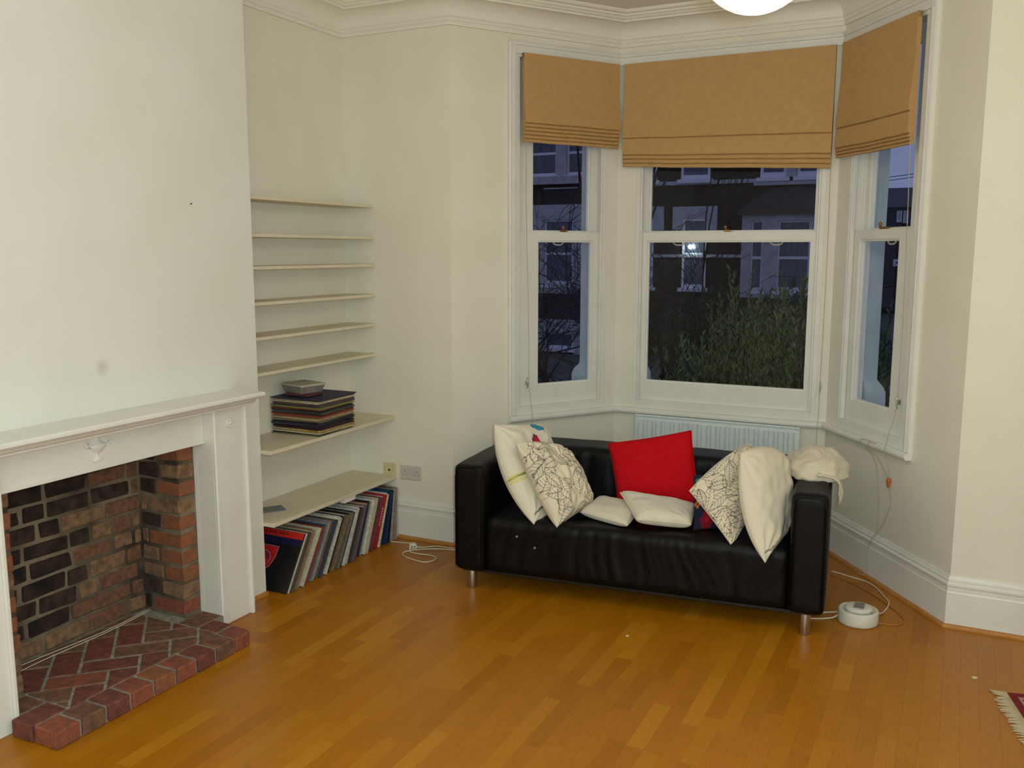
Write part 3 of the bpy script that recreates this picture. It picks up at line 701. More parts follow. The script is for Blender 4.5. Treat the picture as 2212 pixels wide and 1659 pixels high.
def fback(p, n):
    q = p.copy(); q.z += .008 * mn.noise(Vector((p.x * 7, 1, 1))) if p.z > .55 else 0
    if p.y < .75:
        wr = mn.noise(Vector((p.x * 24, 1.2, p.z * 3 + p.x * 2)))
        q.y += .011 * wr - .03 * (p.z - .5) * -1.2
    return q
rbox(-.745, .745, .60, .88, .11, .655, .045, 80, 8, 16, fback).build('backrest', M_leather, sofa, smooth=True)
box(-.86, .86, .03, .85, .098, .112).build('base_panel', M_black, sofa)
for (x, y) in ((-.825, .062), (.818, .055), (-.825, .81), (.818, .81)):
    MB().lathe([(.0235, 0), (.0245, .003), (.0245, .100), (.0235, .104)], (x, y, 0), 20).build('leg', M_chrome, sofa)
for (x, z_, y_) in ((-.56, .315, .008), (-.465, .268, .006)):
    MB().lathe([(.006, y_ - .004), (.006, y_ + .006)], (x, 0, z_), 8, axis='y').build('paint_fleck', mat('pale_fleck', (120, 130, 150), .6), sofa)

# ------------------------------------------------------------------ cushions (corner points in the sofa's own frame)
ex, ey = Vector((math.cos(SA), math.sin(SA), 0)), Vector((-math.sin(SA), math.cos(SA), 0)); SO = Vector((1.985, -.528, 0))
def sw(p): return SO + ex * p[0] + ey * p[1] + Vector((0, 0, p[2]))
def cushion(name, corners, T, label, mt, n=40, img=None, bow=.05, wrk=.006, wsc=9, seed=0, bulge=(.5, 2.2), sag=0, plain=(226, 214, 190), hem=True, off={}):
    TL, TR, BRc, BLc = [sw(c) for c in corners]
    cen = (TL + TR + BRc + BLc) / 4
    off = {k: ex * o[0] + ey * o[1] + Vector((0, 0, o[2])) for k, o in off.items()}; z_0 = Vector((0, 0, 0))
    nor = (TR - TL).cross(BLc - TL).normalized() * -1
    if nor.dot(CAM - cen) < 0: nor = -nor
    vs = []; fs = []; cols = []
    ex_, pw = bulge
    def pos(i, j, side):
        a = -1 + 2 * i / n; b = -1 + 2 * j / n           # a right, b down
        aa = a * (1 - bow * (1 - b * b)); bb = b * (1 - bow * (1 - a * a))
        u, v = (aa + 1) / 2, (bb + 1) / 2
        p = TL.lerp(TR, u).lerp(BLc.lerp(BRc, u), v)
        p = p + off.get('L', z_0) * ((1 - u) * 4 * v * (1 - v)) + off.get('R', z_0) * (u * 4 * v * (1 - v)) + off.get('T', z_0) * ((1 - v) * 4 * u * (1 - u)) + off.get('B', z_0) * (v * 4 * u * (1 - u))
        t = T / 2 * (max(0, 1 - abs(a) ** pw) * max(0, 1 - abs(b) ** pw)) ** ex_
        q = Vector((u * wsc * .5 + seed, v * wsc * .5, side * 3.1))
        edge = min(1, 4 * min(1 - abs(a), 1 - abs(b)))
        wv = wrk * (mn.noise(q) + .6 * mn.noise(q * 2.3)) * edge
        # radiating corner creases
        for (ca_, cb_) in ((-1, -1), (1, -1), (1, 1), (-1, 1)):
            dx, dy = a - ca_, b - cb_; rr_ = math.hypot(dx, dy)
            if rr_ < 1.0: wv += wrk * .5 * math.sin(math.atan2(dy, dx) * 14 + seed) * (1 - rr_) * min(1, rr_ * 4)
        p = p + nor * (side * t + wv * (1 if side > 0 else .3)) - Vector((0, 0, sag * (1 - a * a) * (1 - b * b)))
        return p - cen
    idx = {}
    for side in (1, -1):
        for j in range(n + 1):
            for i in range(n + 1):
                bd = i in (0, n) or j in (0, n)
                if side < 0 and bd: idx[(side, i, j)] = idx[(1, i, j)]; continue
                idx[(side, i, j)] = len(vs); vs.append(tuple(pos(i, j, side)))
                if img is not None:
                    if side > 0:
                        c = img[min(img.shape[0] - 1, int(j / n * (img.shape[0] - 1))), min(img.shape[1] - 1, int(i / n * (img.shape[1] - 1)))]
                    else: c = lin(plain)[:3]
                    cols.append((c[0], c[1], c[2], 1))
        for j in range(n):
            for i in range(n): fs.append((idx[(side, i, j)], idx[(side, i + 1, j)], idx[(side, i + 1, j + 1)], idx[(side, i, j + 1)]))
    root = thing(name, label, 'cushion', cen) if hem else None
    o = MB().add(vs, fs, 0, True).build('cover' if hem else name, mt, root, (0, 0, 0) if hem else cen, smooth=True)
    if img is not None:
        at = o.data.color_attributes.new('print', 'FLOAT_COLOR', 'POINT'); at.data.foreach_set('color', np.array(cols, dtype=np.float32).ravel())
    if hem:
        rim = [idx[(1, i, 0)] for i in range(n + 1)] + [idx[(1, n, j)] for j in range(1, n + 1)] + [idx[(1, i, n)] for i in range(n - 1, -1, -1)] + [idx[(1, 0, j)] for j in range(n - 1, 0, -1)]
        MB().tube([vs[q] for q in rim], .0022, 5, closed=True).build('seam', hem if not isinstance(hem, bool) else M_cream_cloth, root)
    else: tag(o, label, 'cushion')
    return root or o

# printed patterns, drawn as flat print
class Art:
    def __init__(s, n, base): s.n = n; s.im = np.ones((n, n, 3)) * np.array(lin(base)[:3]); s.yy, s.xx = np.mgrid[0:n, 0:n] / (n - 1.)
    def line(s, pts, wd, col):
        c = np.array(lin(col)[:3])
        for (x0, y0), (x1, y1) in zip(pts[:-1], pts[1:]):
            i0, i1 = max(0, int((min(x0, x1) - 2 * wd) * s.n)), min(s.n, int((max(x0, x1) + 2 * wd) * s.n) + 2)
            j0, j1 = max(0, int((min(y0, y1) - 2 * wd) * s.n)), min(s.n, int((max(y0, y1) + 2 * wd) * s.n) + 2)
            if i0 >= i1 or j0 >= j1: continue
            X, Y = s.xx[j0:j1, i0:i1], s.yy[j0:j1, i0:i1]; dx, dy = x1 - x0, y1 - y0; l2 = dx * dx + dy * dy + 1e-12
            t = np.clip(((X - x0) * dx + (Y - y0) * dy) / l2, 0, 1); d = np.hypot(X - x0 - t * dx, Y - y0 - t * dy)
            a = np.clip((wd * 1.5 - d) / wd, 0, 1)[..., None]; s.im[j0:j1, i0:i1] = s.im[j0:j1, i0:i1] * (1 - a) + c * a
    def poly(s, pts, col):
        X, Y = s.xx, s.yy; ins = np.zeros(X.shape, bool)
        for k in range(len(pts)):
            (x0, y0), (x1, y1) = pts[k - 1], pts[k]
            cnd = ((y0 > Y) != (y1 > Y)); xi = (x1 - x0) * (Y - y0) / ((y1 - y0) if abs(y1 - y0) > 1e-9 else 1e-9) + x0
            ins ^= cnd & (X < xi)
        s.im[ins] = np.array(lin(col)[:3])
    def leaf(s, x, y, a, l, wd, base, ink, lw=.0030, veins=8):
        ca, sa = math.cos(a), math.sin(a); T = lambda u, v: (x + (u * ca - v * sa) * l, y + (u * sa + v * ca) * l)
        up_ = [T(k / 10, wd * math.sin(math.pi * (k / 10) ** .8)) for k in range(11)]; dn = [T(k / 10, -wd * math.sin(math.pi * (k / 10) ** .8)) for k in range(11)]
        s.poly(up_ + dn[::-1], base)
        s.line(up_, lw, ink); s.line(dn, lw, ink); s.line([T(-.12, .0), T(.5, .02), T(1, 0)], lw, ink)
        for k in range(1, veins):
            u = k / veins * .92; h = wd * math.sin(math.pi * min(1, u + .13) ** .8) * .92
            for sg in (-1, 1): s.line([T(u, 0), T(u + .07, sg * h * .6), T(min(1, u + .13), sg * h)], lw * .7, ink)
def leafart(seed, n=230, base=(230, 217, 190), cnt=44):
    a = Art(n, base); r = random.Random(seed); ink = (88, 80, 76)
    spots = [(r.uniform(-.05, 1.0), r.uniform(-.05, 1.0)) for _ in range(cnt)]
    for (x, y) in spots:
        a.leaf(x, y, r.uniform(0, 6.28), r.uniform(.26, .40), r.uniform(.20, .28), (232, 219, 192) if r.random() < .8 else (222, 210, 188), ink)
    for k in range(5):
        x, y = r.random(), r.random(); a.line([(x, y), (x + r.uniform(-.2, .2), y + .14), (x + r.uniform(-.2, .2), y + .3)], .0045, ink)
    return a.im
# white cushion with a few bright printed marks, leaning on the left arm
a = Art(150, (230, 221, 202))
a.poly([(.62, .0), (.80, .03), (.86, .10), (.72, .12), (.60, .06)], (58, 146, 182))
a.poly([(.50, .22), (.56, .16), (.62, .18), (.66, .27), (.50, .30)], (196, 30, 62)); a.line([(.50, .30), (.50, .22), (.56, .16), (.62, .18)], .010, (56, 30, 40))
a.poly([(.30, .30), (.38, .27), (.42, .33), (.34, .36)], (206, 196, 120))
a.line([(.0, .56), (.30, .54)], .022, (222, 208, 122)); a.line([(.0, .56), (.30, .54)], .006, (96, 120, 62)); a.line([(.0, .60), (.32, .59)], .010, (222, 208, 122))
a.poly([(.33, .50), (.45, .56), (.34, .60)], (58, 140, 168))
a.line([(.28, .66), (.30, .74), (.36, .80), (.44, .84)], .020, (216, 198, 80))
a.line([(.06, .93), (.16, .91), (.28, .90)], .008, (44, 46, 54))
cushion('cushion', [(-.735, .15, .845), (-.585, .50, .795), (-.40, .40, .42), (-.475, .02, .385)], .155, 'off white cushion with a few bright printed marks against the left sofa arm', M_print, 90, a.im, .02, .010, 7, 1.3, plain=(230, 221, 202), bulge=(.45, 2.4), off={'L': (-.050, 0, -.01), 'B': (.0, -.01, -.01)})
cushion('cushion', [(-.600, .10, .770), (-.425, .36, .700), (-.255, .30, .44), (-.355, .02, .382)], .145, 'crumpled leaf print cushion beside the bright marked white cushion', M_print, 200, leafart(4), .02, .018, 9, 4.1, bulge=(.42, 2.6), off={'L': (-.01, 0, 0), 'R': (.02, 0, .01), 'T': (0, 0, .02)})
cushion('cushion', [(-.252, .600, .693), (.193, .600, .796), (.280, .475, .415), (-.160, .465, .415)], .11, 'plain bright red cushion leaning on the sofa back', M_red_cloth, 40, None, .035, .005, 6, 2.2, hem=M_red_cloth)
cushion('cushion', [(-.250, .44, .436), (.000, .36, .430), (-.012, .055, .418), (-.285, .18, .422)], .070, 'small plain white cushion lying flat beside the leaf print cushion', M_white_cloth, 36, None, .02, .005, 5, 7.7, (.35, 3.0))
cushion('cushion', [(-.115, .32, .505), (.272, .37, .455), (.280, .125, .432), (.030, .065, .448)], .090, 'plain white cushion lying flat in front of the red cushion', M_white_cloth, 36, None, .03, .007, 6, 9.1, (.35, 3.0))
a = Art(140, (34, 34, 58)); r_ = random.Random(2)
def flower(x, y, rr, n, c, cc):
    for k in range(n):
        q = k * 2 * math.pi / n; a.poly([(x + rr * .6 * math.cos(q) + rr * .42 * math.cos(s), y + rr * .6 * math.sin(q) + rr * .42 * math.sin(s)) for s in [i * math.pi / 5 for i in range(10)]], c)
    a.poly([(x + rr * .25 * math.cos(s), y + rr * .25 * math.sin(s)) for s in [i * math.pi / 5 for i in range(10)]], cc)
flower(.30, .86, .17, 6, (136, 16, 36), (196, 24, 40)); flower(.32, .52, .13, 4, (48, 168, 96), (34, 34, 58)); flower(.12, .34, .075, 5, (220, 186, 40), (180, 90, 40)); flower(.42, .30, .075, 5, (206, 128, 50), (190, 50, 40))
flower(.10, .15, .09, 5, (70, 130, 122), (34, 34, 58)); flower(.06, .56, .08, 4, (198, 122, 54), (120, 60, 40)); flower(.62, .86, .09, 5, (190, 26, 44), (120, 16, 36)); flower(.66, .45, .10, 5, (70, 150, 160), (34, 34, 58)); flower(.85, .2, .1, 5, (200, 150, 50), (150, 40, 40)); flower(.86, .62, .1, 4, (60, 150, 90), (30, 30, 50)); flower(.40, .08, .07, 5, (70, 140, 150), (34, 34, 58))
cushion('cushion', [(.252, .35, .620), (.470, .43, .620), (.460, .25, .398), (.288, .165, .396)], .08, 'dark cushion printed with bright flowers, half hidden by the leaf print cushion', M_print, 90, a.im, .03, .005, 5, 3.3, plain=(34, 34, 58), hem=M_black)
cushion('cushion', [(.272, .10, .605), (.520, .30, .812), (.615, .42, .60), (.485, .03, .382)], .11, 'leaf print cushion standing on its corner behind the plain white one', M_print, 200, leafart(9), .02, .007, 7, 5.7, off={'T': (.0, 0, .03)})
a = Art(150, (230, 219, 196)); a.line([(.03, .925), (.07, .912), (.13, .930), (.17, .925), (.21, .915)], .007, (44, 48, 70))
cushion('cushion', [(.505, .06, .815), (.672, .40, .755), (.718, .26, .425), (.640, -.048, .348)], .14, 'tall plain white cushion propped against the right sofa arm', M_print, 90, a.im, .02, .012, 7, 6.4, plain=(230, 219, 196), bulge=(.5, 2.4), off={'L': (-.035, 0, -.02), 'R': (.015, 0, 0), 'T': (0, 0, .035)})

# throw bundled on the right arm
th = thing('folded_throw', 'cream fringed throw bundled on the right sofa arm', 'throw', sw((.82, .50, .66)), SA)
vs = []; fs = []; nu, nv = 60, 22
for j in range(nv + 1):
    ph = -.10 + (math.pi / 2 + .10) * j / nv
    for i in range(nu):
        t = 2 * math.pi * i / nu; d = Vector((math.cos(t) * math.cos(ph), math.sin(t) * math.cos(ph), math.sin(ph)))
        k = 1 + .10 * mn.noise(d * 2.2) + .08 * mn.noise(d * 6) + .05 * mn.noise(Vector((d.x * 8, d.y * 8, d.z * 26)))
        vs.append((d.x * .150 * k, d.y * .23 * k, max(-.004, d.z * .112 * k + .004)))
for j in range(nv):
    for i in range(nu): fs.append((j * nu + i, j * nu + (i + 1) % nu, (j + 1) * nu + (i + 1) % nu, (j + 1) * nu + i))
fs.append(tuple(range(nu - 1, -1, -1)))
MB().add(vs, fs, 0, True).build('bundle', M_cream_cloth, th, smooth=True)
vs = []; fs = []; nu, nv = 40, 16          # flap over the outer side of the arm
for j in range(nv + 1):
    for i in range(nu + 1):
        v = j / nv; u = i / nu; yy = -.235 + .30 * u
        s = v * .165
        px = .015 + min(s, .078); pz = .026 - .014 * v
        if s > .078: px = .093 + .024 * math.sin(min(1, (s - .078) / .04) * 1.57); pz = .012 - max(0, s - .085) * .95
        wv = mn.noise(Vector((u * 7, v * 2, 5)))
        vs.append((px + .012 * abs(wv) * (.4 + v), yy + .02 * v * mn.noise(Vector((u * 3, 8, 1))), pz + .016 * (wv + .5) * (1 - .5 * v) + .006 * mn.noise(Vector((u * 18, v * 9, 2)))))
for j in range(nv):
    for i in range(nu): q = j * (nu + 1) + i; fs.append((q, q + 1, q + nu + 2, q + nu + 1))
fo = MB().add(vs, fs, 0, True).build('flap', M_cream_cloth, th, smooth=True); md = fo.modifiers.new('thick', 'SOLIDIFY'); md.thickness = .006
fr = MB(); rf = random.Random(8)
for i in range(0, nu + 1):
    p = Vector(vs[nv * (nu + 1) + i]); l = rf.uniform(.025, .05); dx, dy = rf.uniform(-.004, .010), rf.uniform(-.012, .012)
    fr.tube([p + Vector((0, 0, .004)), p + Vector((dx * .5, dy * .3, -l * .5)), p + Vector((dx, dy, -l))], [.0024, .002, .0012], 5)
tag(fr.build('fringe', M_cream_cloth, th), kind='stuff')

# ------------------------------------------------------------------ cables, reel and bits on the floor
cord('floor_cable', [(.375, -.130, .004), (.44, -.118, .004), (.510, -.108, .004), (.536, -.140, .012)], 'white cable running from the records to the plug on the floor', 'cable', .0032, M_cable)
cord('floor_cable', [(.562, -.160, .012), (.60, -.140, .004), (.66, -.085, .004), (.74, -.075, .004), (.90, -.06, .004), (1.05, -.02, .004)], 'white cable running from the plug under the sofa', 'cable', .0032, M_cable)
cord('floor_cable', [(.556, -.195, .010), (.575, -.238, .004), (.640, -.245, .004), (.725, -.240, .004), (.775, -.280, .004), (.755, -.345, .004), (.69, -.350, .004), (.590, -.318, .004), (.555, -.270, .009), (.60, -.200, .009), (.70, -.125, .006), (.82, -.09, .004), (1.0, -.05, .004)], 'white cable looped on the floor in front of the skirting', 'cable', .0032, M_cable)
pg = thing('plug_adaptor', 'small white plug adaptor on the floor beside the records', 'plug', (.548, -.165, 0), R(40))
frus_m = MB(); frus(frus_m, .026, .022, 0, .019, .017, .030); frus_m.build('body', M_cable, pg, bevel=.004)
for q in (-.008, .008): box(q - .003, q + .003, -.0205, -.0165, .009, .019).build('slot', M_black, pg)
re_ = thing('cable_reel', 'round white cable reel on the floor beside the sofa', 'reel', (2.998, -.145, 0))
M_reel = mat('white_reel_plastic', (228, 222, 208), .5, (212, 206, 190), 14)
MB().lathe([(.082, 0), (.088, .004), (.090, .012), (.090, .060), (.086, .066), (.078, .067), (.074, .062), (.072, .056)], (0, 0, 0), 40).build('drum', M_reel, re_)
MB().lathe([(.062, .054), (.062, .070), (.058, .076), (.050, .078)], (0, .006, 0), 32).build('hub', M_reel, re_)
box(-.020, .026, -.030, .048, .0775, .0795).build('label_plate', mat('grey_label', (150, 146, 142), .6, (120, 118, 116), 50), re_)
MB().lathe([(.010, .0535), (.010, .060)], (.005, -.068, 0), 10).build('winding_hole', mat('reel_hole', (96, 88, 72), .8), re_)
cord('floor_cable', [(2.80, .508, .004), (2.885, .472, .004), (3.007, .403, .004), (3.086, .242, .004), (3.114, .155, .004), (3.100, .03, .004), (3.075, -.06, .02), (3.066, -.085, .030)], 'white cable curving from behind the sofa to the reel', 'cable', .0034, M_cable)
cord('floor_cable', [(2.77, -.15, .004), (2.85, -.10, .004), (2.90, -.085, .010), (2.920, -.10, .030)], 'white cable from under the sofa to the reel, upper one', 'cable', .0034, M_cable)
cord('floor_cable', [(2.75, -.22, .004), (2.83, -.195, .004), (2.89, -.165, .010), (2.914, -.15, .028)], 'white cable from under the sofa to the reel, lower one', 'cable', .0034, M_cable)
cord('floor_cable', [(2.806, .449, .004), (2.944, .35, .004), (3.068, .199, .004), (3.174, .024, .004), (3.192, -.059, .004), (3.160, -.118, .004), (3.095, -.135, .008), (3.085, -.14, .010)], 'thin amber cable looping round the reel', 'cable', .0028, M_tan_cable)
M_crumb = mat('paper_scrap', (222, 206, 170), .8)
for k, (x, y) in enumerate(((3.484, -.536), (2.08, -.776))):
    m = MB().box(-.010 + .004 * k, .010 - .004 * k, -.007 + .003 * k, .007 - .003 * k, 0, .003)
    m.v = [(a_ + rr.uniform(-.002, .002), b_ + rr.uniform(-.002, .002), c_) for a_, b_, c_ in m.v]
    tag(m.build('paper_scrap', M_crumb, None, (x, y, 0), .6), ('small pale paper scrap on the floor near the rug corner', 'tiny pale crumb on the floor in front of the sofa')[k], 'scrap')
# rug corner
d1 = Vector((.079, -.327)).normalized(); d2 = Vector((-d1.y, d1.x)); rx = Vector((3.592, -.632))
rug = thing('rug', 'dark red patterned rug with a cream fringe', 'rug', (rx.x, rx.y, 0), math.atan2(d2.y, d2.x))
a = Art(160, (120, 10, 22))
a.poly([(.04, .03), (.96, .03), (.96, .97), (.04, .97)], (84, 14, 26))
for k in range(14):
    y = .06 + k * .066; a.poly([(.06, y), (.10, y + .028), (.06, y + .056), (.02 + .03, y + .028)], (196, 176, 150)); a.poly([(.13, y), (.20, y + .03), (.13, y + .05)], (150, 22, 30))
a.line([(.05, .03), (.05, .97)], .004, (190, 150, 130)); a.line([(.22, .03), (.22, .97)], .006, (190, 150, 130)); a.line([(.05, .03), (.95, .03)], .004, (190, 150, 130))
nr = 90; vs = []; fs = []; cols = []
RW, RL = .72, 1.25
for j in range(nr + 1):
    for i in range(nr + 1):
        u, v = i / nr, j / nr; c = a.im[int(v * 159), int(u * 159)]
        vs.append((u * RW, -v * RL, .007 + .0015 * mn.noise(Vector((u * 9, v * 14, 0))))); cols.append((*c, 1))
for j in range(nr):
    for i in range(nr): q = j * (nr + 1) + i; fs.append((q, q + nr + 1, q + nr + 2, q + 1))
pile = MB().add(vs, fs, 0, True).build('pile', mat('rug_wool', (255, 255, 255), .95, attr='print', bump=.3, bscale=600), rug)
at = pile.data.color_attributes.new('print', 'FLOAT_COLOR', 'POINT'); at.data.foreach_set('color', np.array(cols, dtype=np.float32).ravel())
box(0, RW, -RL, 0, .0003, .0062).build('backing', mat('rug_back', (120, 100, 80), .9), rug)
fr = MB()
for k in range(190):
    y = -k / 189 * RL; l = rf.uniform(.040, .062); dy = .010 * math.sin(k * .55) + rf.uniform(-.008, .008) + (.02 if k < 6 else 0)
    fr.tube([(.004, y, .006), (-l * .5, y + dy * .4, .005), (-l, y + dy, .003)], [.0034, .003, .0022], 5)
tag(fr.build('fringe', mat('rug_fringe', (196, 176, 140), .9), rug), kind='stuff')

# ------------------------------------------------------------------ ceiling globe lamp
def pendant(pos, label, mname, strength, tint):
    lp = thing('globe_pendant', label, 'lamp', (pos.x, pos.y, HC))
    zz = pos.z - HC
    M_globe = mat(mname, (255, 250, 240), .4, emit=tint, estr=strength)
    prof = [(max(.002, LAMP_R * math.sin(math.pi * k / 24)), zz - LAMP_R * math.cos(math.pi * k / 24)) for k in range(0, 23)]
    MB().lathe(prof, (0, 0, 0), 40).build('globe', M_globe, lp)
    MB().lathe([(.052, zz + LAMP_R * .96), (.056, zz + LAMP_R * 1.0), (.050, zz + LAMP_R * 1.14), (.012, zz + LAMP_R * 1.2)], (0, 0, 0), 24).build('collar', M_brass, lp)
    MB().lathe([(.009, zz + LAMP_R * 1.18), (.009, -.02)], (0, 0, 0), 12).build('rod', M_brass, lp)
    MB().lathe([(.012, -.035), (.05, -.025), (.06, -.008), (.06, 0)], (0, 0, 0), 24).build('ceiling_rose', M_brass, lp)
pendant(LAMP_POS, 'lit white glass globe lamp hanging near the bay', 'lit_opal_glass', LAMP_STRENGTH, (255, 238, 208))
nl = MB().lathe([(.002, -.004), (.002, .003), (.0038, .0035), (.0038, .0045)], (0, 0, 0), 8, axis='x').build('nail', M_black, None, (A + .002, -1.486, 1.928)); tag(nl, 'small dark nail in the chimney breast', 'nail')

# ------------------------------------------------------------------ outside: bay piers, garden, street, houses
def pier(corner, FA, sa, FB, sb, flip):
    # painted stone pier outside the corner between two windows
    t = thing('stone_pier', 'pale painted stone pier outside, %s of the bay centre window' % ('right' if flip else 'left'), 'pier', (corner[0], corner[1], 0), 0, 'stone piers of the bay')
    def ring(o, e):       # inner side follows the outside of the wall corner
        k = .1415; nb = (FA.n + FB.n).normalized()
        P = [FA.w(sa - e, k), FA.w(sa - e, k + o), FB.w(sb + e, k + o), FB.w(sb + e, k), FB.w(-.001, k), (corner[0] + nb.x * .002, corner[1] + nb.y * .002), FA.w(FA.L + .001, k)]
        return [(p[0] - corner[0], p[1] - corner[1]) for p in P][::-1]
    for z0, z1, o, e, nm in ((-1.2, .88, .125, .040, 'base'), (1.02, 2.9, .09, .0, 'shaft')):
        MB().prism(ring(o, e), z0, z1).build(nm, M_stone, t)
    zs = [.88, .93, .96, .985, 1.0, 1.02]; oo = [.125, .125, .115, .10, .09, .09]; ee = [.040, .038, .03, .012, .003, 0]
    vs = []; fs = []
    for z_, o, e in zip(zs, oo, ee): vs += [(p[0], p[1], z_) for p in ring(o, e)]
    for i in range(5):
        for k in range(7): fs.append((i * 7 + k, i * 7 + (k + 1) % 7, i * 7 + 7 + (k + 1) % 7, i * 7 + 7 + k))
    MB().add(vs, fs).build('scroll', M_stone, t)
pier(BL1, FL, 1.045, FC, .115, False)
pier(BR1, FC, 1.25, FR, .125, True)

GZ = -1.2
struct(box(-40, 40, 1.3, 60, GZ - .2, GZ).build('ground', mat('street_dusk', (86, 84, 82), .9, (64, 60, 56), 1.5)), 'street and front gardens')
M_hb = mat('stock_brick_dark', (56, 38, 29), .9, (38, 26, 22), 9, (1, 1, 3), bump=.3, bscale=40)
M_hs = mat('house_stone', (182, 180, 184), .85, (164, 160, 166), 6)
M_hw = mat('house_white_frame', (216, 216, 224), .6)
M_hp = mat('house_pane', (70, 72, 86), .3, (96, 96, 108), 5, (6, 1, .6))
M_slate = mat('house_slate', (58, 52, 54), .8, (44, 40, 42), 8)
FYH = 20.0
def xz(px, py, Y=FYH):
    d = fwd + r2 * ((px - 1106) / FPX) - u2 * ((py - 829.5) / FPX); k = (Y - CAM.y) / d.y; p = CAM + d * k; return p.x, p.z
class House:
    def __init__(s, x0, x1, label):
        s.o = x0; s.t = thing('terraced_house', label, 'house', (x0, FYH, GZ), 0, 'terraced houses across the street'); s.x0, s.x1 = x0, x1
    def b(s, nm, x0, x1, y0, y1, z0, z1, mt, parent=None, bevel=0): return box(x0 - s.o, x1 - s.o, y0 - FYH, y1 - FYH, z0 - GZ, z1 - GZ).build(nm, mt, parent or s.t, bevel=bevel)
    def win(s, x0, x1, z0, z1, y, rail=None, fw=.07, head=None):
        m = MB()
        for a_ in ((x0, x0 + fw, z0, z1), (x1 - fw, x1, z0, z1), (x0 + fw, x1 - fw, z0, z0 + fw * 1.6), (x0 + fw, x1 - fw, z1 - fw, z1)) + (((x0 + fw, x1 - fw, rail - .035, rail + .035),) if rail else ()):
            m.box(a_[0] - s.o, a_[1] - s.o, y - FYH, y - FYH + .06, a_[2] - GZ, a_[3] - GZ)
        f = m.build('window', M_hw, s.t)
        for za, zb in (((z0 + fw * 1.6, rail - .035), (rail + .035, z1 - fw)) if rail else ((z0 + fw * 1.6, z1 - fw),)): s.b('pane', x0 + fw, x1 - fw, y + .02, y + .04, za, zb, M_hp, f)
        s.b('sill', x0 - .08, x1 + .08, y - .10, y + .02, z0 - .10, z0, M_hw, f)
        return f
# house facing the bay centre window
h = House(-5.45, .32, 'brick terraced house across the street with stone window surrounds and a bay')
h.b('wall', -5.45, .32, FYH, FYH + .4, GZ, 6.6, M_hb)
h.b('string_course', -5.45, -1.6, FYH - .06, FYH + .01, 3.50, 3.60, M_hs)
h.b('string_course', -5.45, -1.9, FYH - .04, FYH + .01, 1.56, 1.64, M_hs)
for px0, px1 in ((1380, 1420), (1472, 1535)):
    x0, _ = xz(px0, 380); x1, _ = xz(px1, 380); h.win(x0, x1, 3.64, 5.4, FYH - .03, 4.5)
for px0, px1, c0, c1 in ((1385, 1435, 1385, 1413), (1455, 1551, 1476, 1528)):
    x0, zt1 = xz(px0, 447); x1, _ = xz(px1, 447); a0, ah = xz(c0, 473); a1, _ = xz(c1, 473); _, zb = xz(1500, 497); _, zs = xz(1500, 622); _, zr = xz(1500, 549)
    m = MB().box(x0 - h.o, a0 - h.o, -.07, .01, zb - GZ, zt1 - GZ).box(a1 - h.o, x1 - h.o, -.07, .01, zb - GZ, zt1 - GZ).box(a0 - h.o, a1 - h.o, -.07, .01, ah - GZ, zt1 - GZ)
    m.build('lintel', M_hs, h.t)
    h.win(a0, a1, zs, ah, FYH - .03, zr, .06)
# bay on the right of that house
x0, zt1 = xz(1604, 456, 19.4); x1, _ = xz(1790, 456, 19.4)
BYY = 19.4
_, zb = xz(1700, 645, BYY); _, zw0 = xz(1700, 628, BYY); _, zw1 = xz(1700, 476, BYY); _, zr = xz(1700, 557, BYY)
wx = [xz(p, 550, BYY)[0] for p in (1621, 1646, 1678, 1749)]
m = MB()
for a_, b_ in ((x0, wx[0]), (wx[1], wx[2]), (wx[3], x1)): m.box(a_ - h.o, b_ - h.o, BYY - FYH, 0, zb - GZ, zt1 - GZ)
for a_, b_ in ((wx[0], wx[1]), (wx[2], wx[3])): m.box(a_ - h.o, b_ - h.o, BYY - FYH, 0, zw1 - GZ, zt1 - GZ).box(a_ - h.o, b_ - h.o, BYY - FYH, 0, zb - GZ, zw0 - GZ)
m.build('bay', M_hs, h.t)
h.b('bay_plinth', x0, x1, BYY, FYH, GZ, zb - .001, M_hb)
h.win(wx[0], wx[1], zw0, zw1, BYY + .06, zr, .04); h.win(wx[2], wx[3], zw0, zw1, BYY + .06, zr, .05)
v = [(x0 - .1 - h.o, BYY - FYH - .15, zt1 - GZ), (x1 - h.o, BYY - FYH - .15, zt1 - GZ), (x1 - h.o, 0, zt1 - GZ), (x0 - .1 - h.o, 0, zt1 - GZ), (x0 + .55 - h.o, 0, zt1 + .62 - GZ), (x1 - h.o, 0, zt1 + .62 - GZ)]
MB().add(v, [(0, 1, 5, 4), (0, 4, 3), (1, 2, 5), (3, 4, 5, 2), (0, 3, 2, 1)]).build('bay_roof', M_slate, h.t)
h.b('fascia', x0 - .1, x1, BYY - .14, BYY + .02, zt1 - .10, zt1 - .001, mat('fascia_brown', (84, 66, 50), .8))
xa, _ = xz(1643, 380); xb, _ = xz(1700, 380); xc, _ = xz(1722, 380)
h.win(xa, xb, 3.62, 5.4, FYH - .03, 4.6, .08); h.win(xc, .2, 3.62, 5.4, FYH - .03, 4.6, .08)
h.b('mullion', xb + .01, xc - .01, FYH - .08, FYH, 3.62, 5.4, M_hs)
h.b('sill_band', xa - .15, .32, FYH - .1, FYH + .01, 3.42, 3.515, M_hs)
v = [(-5.45 - h.o, -.4, 6.6 - GZ), (.45 - h.o, -.4, 6.6 - GZ), (.45 - h.o, 4, 9.2 - GZ), (-5.45 - h.o, 4, 9.2 - GZ), (-5.45 - h.o, 4, 6.6 - GZ), (.45 - h.o, 4, 6.6 - GZ)]
MB().add(v, [(0, 1, 2, 3), (0, 3, 4), (1, 5, 2), (0, 4, 5, 1), (2, 5, 4, 3)]).build('roof', M_slate, h.t)
